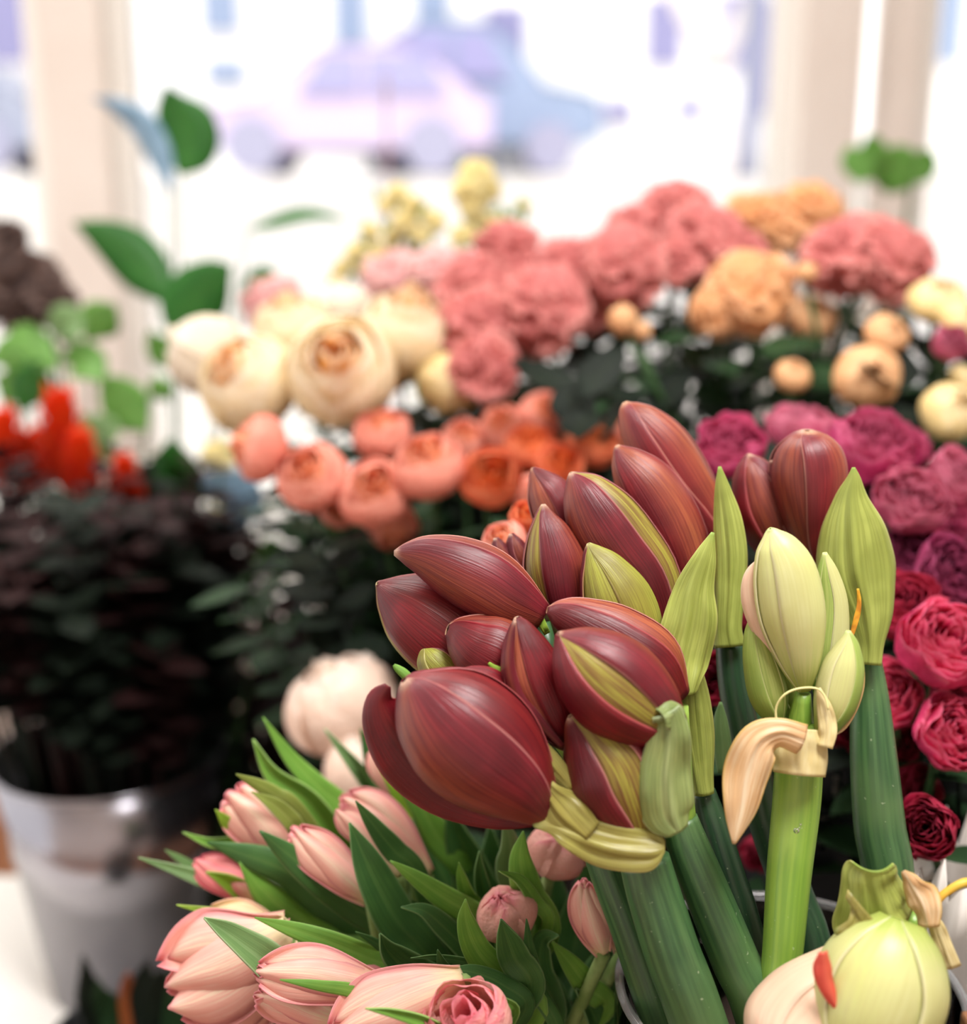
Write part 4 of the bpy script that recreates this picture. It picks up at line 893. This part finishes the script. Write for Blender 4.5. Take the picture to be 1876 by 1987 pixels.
# leaves: (owner, mat, d_tip, hw, pts tip->base)
LV = [
 ('T1', 'lf', .72, 22, [(510, 1392), (562, 1469), (617, 1527), (662, 1563), (712, 1610)]),
 ('T1', 'lf', .71, 26, [(491, 1435), (531, 1502), (601, 1555), (656, 1625), (720, 1715)]),
 ('T1', 'lfo', .672, 14, [(458, 1502), (495, 1520), (535, 1542), (590, 1584)]),
 ('T1', 'lfo', .668, 18, [(488, 1536), (530, 1562), (562, 1592), (592, 1632)]),
 ('T2', 'lfb', .69, 20, [(418, 1571), (445, 1600), (480, 1630), (530, 1655)]),
 ('T2', 'lf', .70, 13, [(354, 1615), (409, 1637), (470, 1640), (545, 1660)]),
 ('T2', 'lfd', .675, 34, [(403, 1634), (479, 1660), (556, 1690), (617, 1741), (690, 1800)]),
 ('T2', 'lfg', .70, 19, [(268, 1664), (357, 1693), (449, 1727), (525, 1762), (610, 1800)]),
 ('T2', 'lfg', .72, 10, [(320, 1649), (350, 1668), (385, 1690), (430, 1712)]),
 ('T2', 'lfb', .69, 20, [(400, 1692), (440, 1708), (485, 1735), (550, 1775)]),
 ('T2', 'lf', .68, 36, [(464, 1672), (510, 1728), (565, 1775), (640, 1812), (740, 1850)]),
 ('T12', 'lfb', .665, 15, [(342, 1756), (433, 1774), (500, 1796), (560, 1812)]),
 ('T12', 'lf', .615, 24, [(494, 1780), (570, 1804), (650, 1832), (720, 1862), (790, 1890)]),
 ('T5', 'lfg', .598, 32, [(396, 1781), (440, 1812), (490, 1850), (540, 1885), (610, 1900)]),
 ('T3', 'lfd', .655, 32, [(504, 1612), (556, 1655), (617, 1704), (678, 1752), (760, 1815)]),
 ('T3', 'lfd', .64, 40, [(678, 1597), (705, 1660), (735, 1725), (775, 1795), (850, 1880)]),
 ('T4', 'lfd', .645, 22, [(690, 1554), (727, 1603), (765, 1650), (815, 1705)]),
 ('T4', 'lfg', .76, 18, [(629, 1414), (678, 1472), (724, 1527), (770, 1575), (830, 1640)]),
 ('T4', 'lfd', .75, 20, [(699, 1414), (718, 1462), (742, 1520), (790, 1580)]),
 ('T13', 'lfb', .72, 20, [(722, 1455), (763, 1517), (800, 1580), (850, 1660)]),
 ('T13', 'lf', .70, 28, [(762, 1500), (811, 1560), (850, 1625), (900, 1700)]),
 ('T13', 'lfd', .71, 38, [(870, 1560), (893, 1625), (925, 1700), (960, 1780)]),
 ('T9', 'lf', .63, 24, [(757, 1670), (810, 1706), (866, 1745), (925, 1780), (980, 1830)]),
 ('T9', 'lfd', .625, 22, [(778, 1760), (822, 1768), (861, 1800), (905, 1845), (960, 1900)]),
 ('T9', 'lf', .60, 30, [(903, 1745), (905, 1790), (930, 1850), (985, 1905), (1040, 1960)]),
 ('T7', 'lfd', .61, 32, [(737, 1812), (755, 1850), (800, 1890), (860, 1925)]),
 ('T8', 'lfd', .60, 17, [(849, 1843), (862, 1880), (885, 1915), (925, 1950)]),
 ('T8', 'lfd', .60, 8, [(797, 1859), (850, 1858), (920, 1870), (980, 1890)]),
 ('T8', 'lfd', .59, 20, [(867, 1881), (920, 1888), (975, 1912), (1020, 1955)]),
 ('T8', 'lf', .585, 10, [(852, 1919), (900, 1924), (960, 1940), (1000, 1965)]),
 ('T9', 'lfd', .605, 17, [(1021, 1783), (1028, 1850), (1046, 1925), (1080, 2010)]),
 ('T9', 'lfd', .625, 26, [(1085, 1815), (1055, 1825), (1050, 1880), (1075, 1980)]),
 ('T11', 'lf', .63, 25, [(1069, 1825), (1105, 1868), (1140, 1915), (1170, 1960)]),
 ('T11', 'lfd', .64, 28, [(1116, 1918), (1140, 1950), (1160, 1990), (1180, 2030)]),
 ('T10', 'lf', .625, 30, [(1015, 1613), (1010, 1670), (1025, 1735), (1060, 1810)]),
 ('T10', 'lf', .62, 14, [(968, 1690), (1008, 1708), (1038, 1750), (1060, 1800)]),
 ('T10', 'lf', .64, 15, [(890, 1674), (896, 1705), (908, 1740), (930, 1780)]),
 ('T10', 'lfd', .65, 16, [(930, 1652), (932, 1690), (940, 1730), (960, 1780)]),
 ('T10', 'lfg', .65, 26, [(978, 1585), (990, 1640), (990, 1690), (1010, 1770)]),
 ('T9', 'lfd', .595, 32, [(972, 1784), (985, 1820), (1000, 1860), (1030, 1920)]),
 ('T7', 'lf', .585, 13, [(776, 1913), (825, 1922), (880, 1940), (930, 1970)]),
 ('T7', 'lf', .548, 12, [(709, 1957), (765, 1965), (830, 1985), (880, 2020)]),
 ('T6', 'lf', .572, 13, [(543, 1901), (617, 1912), (693, 1925), (760, 1960)]),
 ('T5b', 'lf', .66, 7, [(455, 1948), (500, 1945), (560, 1960)]),
 ('T6c', 'lfd', .625, 12, [(690, 1808), (730, 1830), (775, 1865), (830, 1900)]),
 ('T11', 'lfd', .66, 14, [(1168, 1830), (1185, 1860), (1200, 1900), (1200, 1950)]),
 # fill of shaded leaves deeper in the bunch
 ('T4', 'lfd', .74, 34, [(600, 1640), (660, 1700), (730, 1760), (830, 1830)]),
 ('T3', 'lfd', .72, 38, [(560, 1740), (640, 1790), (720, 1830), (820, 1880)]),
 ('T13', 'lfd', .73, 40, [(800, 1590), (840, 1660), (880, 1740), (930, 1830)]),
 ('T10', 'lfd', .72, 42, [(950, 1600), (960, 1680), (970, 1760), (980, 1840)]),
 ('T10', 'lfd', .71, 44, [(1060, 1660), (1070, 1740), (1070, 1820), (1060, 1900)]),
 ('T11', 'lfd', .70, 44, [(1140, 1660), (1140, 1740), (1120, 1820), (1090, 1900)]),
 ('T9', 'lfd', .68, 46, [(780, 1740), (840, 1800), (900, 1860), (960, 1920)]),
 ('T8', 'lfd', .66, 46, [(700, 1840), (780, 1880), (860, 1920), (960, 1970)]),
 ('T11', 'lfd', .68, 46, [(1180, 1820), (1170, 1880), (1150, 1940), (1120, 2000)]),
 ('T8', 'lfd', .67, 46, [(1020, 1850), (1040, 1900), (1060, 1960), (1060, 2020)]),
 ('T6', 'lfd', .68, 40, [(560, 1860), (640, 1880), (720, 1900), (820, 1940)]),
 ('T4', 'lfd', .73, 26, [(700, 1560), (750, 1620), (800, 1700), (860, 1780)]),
]
for i_, (ow, mt, dt, hw, P) in enumerate(LV):
    o = TUL[ow][0]; n = len(P); P2 = P[::-1]
    prof = {3: (.8, 1, .05), 4: (.85, 1, .72, .05), 5: (.8, 1, .95, .62, .05)}[n]
    Q = [(p[0], p[1], dt + .022 * (1 - k / (n - 1)), hw * prof[k]) for k, p in enumerate(P2)]
    # tail runs down to the bucket
    ex = (P2[0][0] * .45 + 900 * .55, max(P2[0][1] + 90, P2[0][1] * .5 + 2080 * .5), dt + .055, hw * .6)
    Q = [ex] + Q
    Qc = catmull(Q, 30); fr = frame(Qc); mb = MB(); m = 9; fold = [.25, .45, .12, .35][i_ % 4]; roll = R([-14, 18, 6, -24, 10][i_ % 5]); cup = [.25, -.2, .35, .1][i_ % 4]
    def fn(i, j):
        c, T, Sd, N, h = fr[i]; u = -1 + 2 * j / (m - 1); s2 = Sd * math.cos(roll) + N * math.sin(roll); n2 = N * math.cos(roll) - Sd * math.sin(roll)
        return c + s2 * (h * u / max(.7, math.cos(roll))) + n2 * (-cup * h * u * u + fold * h * abs(u) + .1 * h * math.sin(i * .5 + i_) * u), (j / (m - 1), i / 29)
    mb.grid(fn, 30, m); put('leaf', mb, M[mt], o, solid=.0009)

# ================================================================== AMARYLLIS
def amaryllis(lab, spine, mat, cat='flower'):
    """spine: (x,y,d,hw) top -> bottom of visible part, then runs down in the vase"""
    b = pt(*spine[-1][:3]); a_ = pt(*spine[-2][:3]); k_ = (b.z - VZ - .014) / max(.01, a_.z - b.z); foot = b + (b - a_) * k_
    v_ = Vector((foot.x - vc.x, foot.y - vc.y, 0)); v_ = v_ * min(1, .055 / max(.001, v_.length)); foot = Vector((vc.x + v_.x, vc.y + v_.y, VZ + .014))
    o = thing('amaryllis', lab, cat, foot, 'amaryllis stems in the glass vase')
    P = [(tuple(pt(s[0], s[1], s[2])) + (s[3] * s[2] / F,)) for s in spine]
    b = Vector(P[-1][:3]); 
    P.append(tuple(b.lerp(foot, .5)) + (P[-1][3],)); P.append(tuple(foot) + (P[-1][3] * .9,))
    Q = catmull(P, 36); g = MB(); tube(g, [(Vector(q[:3]), q[3]) for q in Q], 24); put('stem', g, M[mat], o)
    return o
def ped(o, a, b, mat='stemb'):
    g = MB(); A = pt(*a[:3]); Bp = pt(*b[:3]); m_ = A.lerp(Bp, .5) + UP * .003
    Q = catmull([tuple(A) + (a[3]*a[2]/F,), tuple(m_) + ((a[3]*a[2]+b[3]*b[2])/2/F,), tuple(Bp) + (b[3]*b[2]/F,)], 8)
    tube(g, [(Vector(q[:3]), q[3]) for q in Q], 12); put('pedicel', g, M[mat], o)

# back right: round red bud + large green bract (stem g)
A6 = amaryllis('amaryllis at right with round red bud and the largest upright green bract', [(1685, 1272, .635, 23), (1688, 1350, .634, 35), (1694, 1460, .632, 44), (1706, 1600, .63, 49), (1724, 1760, .628, 50)], 'stem')
bud([(1590, 1100, 18), (1578, 1040, 42), (1572, 980, 62), (1568, 920, 71), (1567, 875, 62), (1566, 846, 36), (1566, 836, 6)], .655, .65, A6, M['red'], M['redorange'], M['red'], roll=-40, aB=35, aC=-60)
bud([(1530, 1110, 16), (1510, 1050, 46), (1486, 985, 60), (1466, 930, 44), (1456, 900, 26), (1450, 882, 4)], .672, .668, A6, M['red'], M['red'], M['redplain'], roll=-5, aB=38, aC=-22)
leaf('petal', [(1560, 1080, 12), (1545, 1010, 24), (1520, 950, 18), (1502, 915, 8), (1497, 893, 3)], .655, .655, M['red'], A6, cup=.4, roll=20)
leaf('bract', [(1684, 1290, 24), (1686, 1250, 28), (1680, 1190, 52), (1662, 1110, 74), (1655, 1030, 62), (1652, 970, 34), (1656, 930, 14), (1656, 907, 2)], .618, .622, M['bract'], A6, cup=.55, fold=-.1, wave=.05, m=15, n=40)
ped(A6, (1684, 1280, .64, 22), (1588, 1105, .656, 16)); ped(A6, (1680, 1275, .645, 20), (1535, 1110, .672, 14))
leaf('withered_tip', [(1652, 1236, 3), (1660, 1205, 5), (1667, 1172, 4), (1664, 1142, 2)], .606, .606, M['pollen'], A6, cup=.2, wave=.3)

# back tall (stem e)
A5 = amaryllis('amaryllis with the two tallest red buds and a narrow upright bract', [(1416, 1246, .635, 28), (1424, 1330, .634, 30), (1445, 1430, .633, 32), (1487, 1590, .632, 36), (1540, 1740, .63, 39), (1580, 1870, .63, 40)], 'stemd')
bud([(1400, 1090, 16), (1378, 1020, 40), (1330, 945, 56), (1284, 875, 58), (1244, 825, 44), (1220, 795, 22), (1212, 781, 4)], .668, .665, A5, M['redorange'], M['red'], M['redorange'], roll=60, aB=30, aC=-60)
bud([(1350, 1190, 16), (1338, 1110, 46), (1298, 1020, 62), (1252, 945, 58), (1218, 898, 36), (1202, 874, 14), (1197, 865, 3)], .646, .642, A5, M['redorange'], M['redorange'], M['red'], roll=-75, aB=35, aC=-60)
leaf('bract', [(1416, 1256, 29), (1412, 1215, 26), (1416, 1150, 28), (1418, 1080, 31), (1412, 1010, 27), (1402, 950, 15), (1396, 905, 2)], .622, .626, M['bract'], A5, cup=.5, wave=.08, m=13, n=34)
ped(A5, (1412, 1250, .638, 22), (1396, 1095, .668, 14)); ped(A5, (1410, 1250, .636, 22), (1350, 1195, .646, 14))

# stem d : big central back bud, leafy bracts
A4 = amaryllis('amaryllis with long red bud standing upright behind the broad leafy bract', [(1366, 1535, .615, 22), (1384, 1600, .615, 29), (1414, 1700, .615, 32), (1452, 1830, .616, 34)], 'stemd')
bud([(1300, 1300, 16), (1285, 1220, 44), (1255, 1130, 66), (1207, 1060, 72), (1165, 1000, 66), (1132, 952, 44), (1114, 928, 18), (1107, 918, 3)], .628, .622, A4, M['redgreen'], M['red'], M['red'], roll=58, aB=22, aC=-28)
bud([(1250, 1300, 18), (1225, 1235, 60), (1196, 1165, 66), (1168, 1105, 44), (1150, 1072, 20), (1142, 1055, 3)], .606, .60, A4, M['olive'], M['olive'], M['redgreen'], roll=-25, aB=28, aC=-40)
leaf('bract', [(1330, 1350, 20), (1325, 1290, 55), (1342, 1210, 54), (1352, 1140, 38), (1370, 1080, 22), (1383, 1033, 2)], .585, .595, M['bract'], A4, cup=.5, roll=-10, wave=.12, m=15, n=38, seed=2)
leaf('bract', [(1366, 1545, 19), (1360, 1500, 24), (1352, 1430, 34), (1345, 1360, 32), (1342, 1300, 20), (1345, 1250, 5)], .604, .604, M['bract'], A4, cup=.7, wave=.08, m=13, n=30, seed=4)
ped(A4, (1355, 1500, .616, 20), (1300, 1305, .628, 15)); ped(A4, (1350, 1490, .614, 20), (1252, 1305, .608, 15))

# stem a : left cluster behind
A3 = amaryllis('amaryllis with two large red buds leaning left, its stem leftmost in the vase', [(1150, 1600, .612, 34), (1180, 1690, .611, 37), (1222, 1800, .61, 39), (1285, 1980, .61, 42)], 'stem')
bud([(1120, 1260, 14), (1095, 1180, 50), (1078, 1100, 60), (1065, 1038, 42), (1057, 1002, 20), (1054, 979, 3)], .622, .618, A3, M['redgreen'], M['red'], M['red'], roll=-42, aB=16, aC=-34)
bud([(1130, 1080, 24), (1092, 1010, 48), (1062, 955, 40), (1044, 925, 20), (1034, 908, 3)], .648, .645, A3, M['redorange'], M['redplain'], M['redorange'], roll=-30, aB=28, aC=-50)
bud([(1050, 1200, 30), (1000, 1170, 55), (945, 1130, 66), (885, 1100, 60), (830, 1080, 42), (790, 1074, 22), (765, 1073, 4)], .60, .596, A3, M['red'], M['redorange'], M['red'], roll=75, aB=25, aC=-25)
bud([(1000, 1330, 30), (930, 1275, 82), (860, 1222, 92), (800, 1180, 76), (760, 1152, 42), (738, 1136, 12), (732, 1132, 3)], .618, .612, A3, M['redgreen'], M['redplain'], M['red'], roll=-85, aB=20, aC=-30)
for P in ([(1030, 1120, 22), (1010, 1085, 24), (998, 1055, 16), (992, 1036, 4)], [(1000, 1125, 16), (980, 1090, 20), (968, 1062, 14), (962, 1044, 4)]):
    bud(P, .64, .638, A3, M['red'], M['redplain'], M['red'], roll=10, aB=25, aC=-25, n=20)
for P in ([(1062, 1230, 6), (1040, 1190, 9), (1015, 1155, 6), (988, 1125, 2)], [(1060, 1225, 5), (1040, 1180, 7), (1020, 1140, 6), (1006, 1108, 2)]):
    leaf('bracteole', P, .594, .594, M['lfb'], A3, cup=.4, fold=.2, n=14, m=5)
ped(A3, (1150, 1610, .613, 26), (1050, 1210, .612, 18), 'stem'); ped(A3, (1150, 1600, .617, 24), (995, 1330, .62, 18), 'stem'); ped(A3, (1150, 1590, .62, 24), (1118, 1265, .625, 15), 'stem')
ped(A3, (1120, 1265, .63, 15), (1125, 1085, .648, 12), 'stem'); ped(A3, (1120, 1265, .632, 12), (1030, 1122, .642, 10), 'stem')

# stem c : front right bud cluster
A2 = amaryllis('front amaryllis with plump red and green striped bud and folded grey green bract', [(1318, 1590, .588, 36), (1338, 1650, .588, 42), (1375, 1740, .588, 45), (1425, 1860, .59, 47), (1475, 1980, .592, 48)], 'stem')
bud([(1310, 1420, 34), (1262, 1385, 72), (1202, 1338, 92), (1150, 1294, 82), (1112, 1258, 52), (1090, 1237, 18), (1083, 1229, 3)], .556, .548, A2, M['redgreen'], M['red'], M['redplain'], roll=-4, aB=20, aC=-16)
bud([(1310, 1360, 34), (1255, 1295, 76), (1188, 1240, 68), (1128, 1205, 46), (1086, 1190, 28), (1062, 1184, 6)], .584, .58, A2, M['redorange'], M['redorange'], M['redplain'], roll=65, aB=20, aC=-30)
leaf('bract', [(1316, 1616, 24), (1300, 1580, 52), (1294, 1510, 52), (1300, 1445, 42), (1300, 1405, 34), (1294, 1384, 29)], .545, .538, M['bractgrey'], A2, cup=.4, roll=-10, wave=.14, m=15, n=36)
leaf('bract', [(1288, 1392, 20), (1302, 1386, 28), (1316, 1388, 18), (1322, 1400, 4)], .536, .545, M['bractgrey'], A2, cup=.5, n=14, m=9)
ped(A2, (1318, 1600, .590, 34), (1305, 1430, .572, 28)); ped(A2, (1320, 1590, .594, 28), (1310, 1370, .588, 26))

# stem b : the front left cluster
A1 = amaryllis('foremost amaryllis with large half open deep red bud and wide yellow green bract', [(1250, 1668, .575, 50), (1270, 1740, .575, 53), (1305, 1850, .576, 55), (1355, 1985, .58, 56)], 'stem')
bud([(1060, 1590, 20), (1010, 1525, 78), (950, 1462, 112), (885, 1405, 112), (832, 1362, 84), (798, 1332, 40), (784, 1320, 6)], .556, .546, A1, M['redplain'], M['redplain'], M['red'], roll=62, aB=20, aC=-40)
leaf('petal', [(1035, 1590, 14), (960, 1575, 34), (870, 1530, 58), (800, 1470, 66), (755, 1405, 52), (738, 1360, 28), (752, 1330, 6)], .566, .556, M['redplain'], A1, cup=.5, m=13, n=34)
leaf('petal', [(1050, 1570, 10), (1020, 1480, 44), (985, 1400, 56), (950, 1340, 42), (915, 1316, 24), (880, 1312, 5)], .568, .560, M['redplain'], A1, cup=.5, m=13, n=30)
bud([(1110, 1450, 14), (1074, 1395, 50), (1040, 1325, 62), (1020, 1262, 46), (1010, 1220, 24), (1004, 1198, 5)], .574, .568, A1, M['redorange'], M['redplain'], M['red'], roll=-30, aB=20, aC=-30)
leaf('petal', [(1090, 1450, 6), (1040, 1400, 14), (1000, 1350, 16), (985, 1290, 12), (990, 1230, 8), (1000, 1205, 2)], .560, .562, M['red'], A1, cup=.5, roll=30, m=9)
bud([(1020, 1330, 40), (965, 1272, 72), (918, 1245, 58), (885, 1228, 34), (868, 1222, 10)], .592, .588, A1, M['red'], M['redorange'], M['redplain'], roll=70, aB=10, aC=-30)
bud([(1240, 1620, 50), (1212, 1545, 84), (1184, 1482, 92), (1146, 1432, 64), (1118, 1404, 28), (1106, 1390, 4)], .565, .556, A1, M['redgreen'], M['redorange'], M['red'], roll=8, aB=26, aC=-20)
bud([(890, 1345, 34), (860, 1300, 40), (835, 1272, 30), (822, 1256, 8)], .60, .60, A1, M['olive'], M['redgreen'], M['olive'], roll=10, aB=30, aC=-40, n=20)
leaf('bract', [(1290, 1642, 10), (1264, 1640, 48), (1192, 1630, 54), (1122, 1608, 46), (1078, 1594, 30), (1034, 1600, 4)], .548, .550, M['bract2'], A1, cup=.3, roll=-8, wave=.14, m=17, n=40, seed=3)
leaf('bract', [(1140, 1625, 34), (1095, 1582, 44), (1066, 1542, 26), (1052, 1514, 12), (1044, 1488, 2)], .5475, .549, M['bract2'], A1, cup=.4, roll=10, wave=.14, m=13, n=30, seed=1)
leaf('bract', [(1110, 1530, 14), (1075, 1490, 22), (1040, 1450, 20), (1015, 1415, 10), (1002, 1392, 2)], .553, .553, M['bract2'], A1, cup=.4, wave=.1, m=9)
leaf('bracteole', [(985, 1310, 5), (970, 1302, 7), (958, 1295, 5), (948, 1286, 2)], .57, .57, M['lfb'], A1, cup=.4, n=12, m=5)
leaf('bracteole', [(800, 1325, 8), (785, 1308, 9), (770, 1296, 6), (764, 1290, 2)], .575, .575, M['lf'], A1, cup=.4, n=12, m=5)
ped(A1, (1245, 1665, .578, 40), (1060, 1590, .562, 22)); ped(A1, (1250, 1660, .58, 36), (1235, 1610, .57, 34)); ped(A1, (1240, 1660, .588, 24), (1110, 1455, .576, 14)); ped(A1, (1240, 1660, .59, 24), (1020, 1340, .594, 20)); ped(A1, (1230, 1655, .592, 20), (890, 1350, .60, 12))

# stem f : cream buds
A7 = amaryllis('bright green amaryllis stem with cream green buds and a dry tan bract', [(1550, 1480, .585, 46), (1545, 1560, .585, 46), (1530, 1700, .584, 43), (1518, 1850, .584, 39), (1505, 1960, .586, 38)], 'stemb')
bud([(1560, 1340, 12), (1552, 1285, 38), (1538, 1200, 60), (1524, 1115, 58), (1508, 1062, 40), (1498, 1036, 16), (1494, 1026, 3)], .578, .572, A7, M['cream'], M['cream'], M['cream'], roll=-38, aB=18, aC=-30)
leaf('petal', [(1530, 1290, 8), (1490, 1230, 20), (1466, 1170, 22), (1462, 1120, 16), (1478, 1082, 3)], .582, .578, M['peachp'], A7, cup=.7, roll=-20, m=9)
bud([(1592, 1350, 12), (1604, 1270, 34), (1612, 1180, 31), (1606, 1115, 20), (1600, 1072, 3)], .598, .594, A7, M['budgreen'], M['cream'], M['budgreen'], roll=-15, aB=25, aC=-25)
bud([(1512, 1412, 10), (1494, 1355, 34), (1476, 1285, 31), (1463, 1230, 18), (1456, 1202, 3)], .588, .586, A7, M['budgreen'], M['budgreen'], M['budgreen'], roll=25, aB=28, aC=-30)
bud([(1598, 1425, 16), (1620, 1365, 38), (1636, 1300, 38), (1645, 1255, 22), (1646, 1224, 3)], .574, .570, A7, M['cream'], M['budgreen'], M['cream'], roll=10, aB=25, aC=-35)
leaf('petal', [(1600, 1432, 4), (1635, 1405, 9), (1660, 1350, 11), (1668, 1300, 8), (1662, 1262, 2)], .572, .574, M['dry'], A7, cup=.5, roll=30, m=7)
bud([(1548, 1400, 16), (1530, 1320, 32), (1514, 1265, 24), (1502, 1235, 5)], .60, .60, A7, M['budgreen'], M['budgreen'], M['budgreen'], roll=0, n=20)
ped(A7, (1548, 1490, .587, 38), (1558, 1345, .58, 15)); ped(A7, (1545, 1430, .588, 22), (1512, 1410, .589, 10)); ped(A7, (1560, 1450, .58, 22), (1598, 1420, .576, 14))
# bracts of the cream head: collar, folded dry blade, papery flap, filament loop
leaf('bract', [(1550, 1505, 49), (1552, 1470, 52), (1556, 1435, 46), (1556, 1415, 38)], .562, .565, M['dry2'], A7, cup=.7, wave=.05, m=13, n=16)
leaf('bract', [(1560, 1440, 30), (1515, 1425, 30), (1475, 1445, 42), (1452, 1505, 44), (1438, 1575, 32), (1424, 1638, 2)], .556, .552, M['dry'], A7, cup=.5, roll=14, wave=.16, m=15, n=38, seed=5)
leaf('bract', [(1600, 1450, 14), (1606, 1415, 17), (1600, 1375, 14), (1588, 1335, 3)], .562, .566, M['dry2'], A7, cup=.5, wave=.25, m=9, n=18)
pxtube('filament', [(1506, 1402, .565, 2.5), (1506, 1372, .565, 2.2), (1522, 1348, .563, 2.2), (1550, 1336, .563, 2.2), (1584, 1336, .563, 2.2), (1600, 1352, .563, 2), (1607, 1378, .562, 2)], M['stamen'], A7, 24, 8)
leaf('leaflet', [(1405, 1500, 12), (1402, 1450, 17), (1398, 1400, 13), (1398, 1362, 2)], .626, .626, M['lfg'], A5, cup=.4, n=16, m=7)
g = MB()
for (x, y, r) in ((1545, 1612, 6), (1553, 1600, 2.5), (1551, 1606, 2)):
    c = pt(x, y, .5655); rr = r * .566 / F
    g.grid(lambda i, j: (c + Vector((math.cos(2*math.pi*j/10) * math.sin(math.pi*i/6) * rr, math.sin(2*math.pi*j/10) * math.sin(math.pi*i/6) * rr, math.cos(math.pi*i/6) * rr)), (0, 0)), 7, 10, True)
put('water_drop', g, M['glass'], A7)

# bottom right nodding cream head
A8 = amaryllis('nodding cream amaryllis head with coral inner petal at bottom right', [(1770, 1790, .565, 24), (1772, 1800, .58, 25), (1765, 1840, .592, 26), (1750, 1900, .60, 28), (1735, 1985, .605, 28)], 'stemb')
bud([(1748, 1785, 40), (1735, 1830, 88), (1715, 1890, 116), (1690, 1960, 116), (1665, 2020, 90), (1645, 2070, 40), (1640, 2085, 4)], .54, .53, A8, M['cream'], M['cream'], M['cream'], roll=18, aB=24, aC=-60)
bud([(1690, 1850, 40), (1640, 1900, 70), (1580, 1965, 100), (1530, 2030, 100), (1490, 2080, 50)], .552, .545, A8, M['peachp'], M['peachp'], M['cream'], roll=-20, aB=40, aC=-60)
leaf('inner_petal', [(1628, 1962, 3), (1612, 1925, 15), (1600, 1885, 18), (1598, 1848, 8)], .524, .522, M['coralcurl'], A8, cup=.7, roll=-20, wave=.1, m=9)
leaf('bract', [(1730, 1815, 88), (1712, 1780, 78), (1700, 1735, 58), (1695, 1705, 50), (1696, 1690, 38)], .550, .545, M['bract'], A8, cup=.8, roll=-10, wave=.1, m=17, n=26, seed=6)
leaf('bract', [(1800, 1800, 20), (1790, 1755, 32), (1768, 1715, 20), (1752, 1690, 3)], .545, .55, M['dry'], A8, cup=.5, roll=20, wave=.25, m=11, n=20)
leaf('bract', [(1700, 1790, 70), (1680, 1805, 50), (1650, 1812, 26), (1620, 1808, 5)], .538, .54, M['bract2'], A8, cup=.6, roll=40, wave=.1, m=11, n=20)
pxtube('pedicel', [(1806, 1790, .55, 9), (1815, 1755, .55, 8), (1838, 1730, .55, 8), (1880, 1712, .55, 9), (1915, 1740, .56, 9)], M['ochre'], A8, 20, 10)
leaf('bract', [(1845, 1880, 20), (1832, 1840, 16), (1818, 1800, 14), (1806, 1770, 4)], .55, .55, M['dry2'], A8, cup=.5, wave=.2, m=9, n=16)
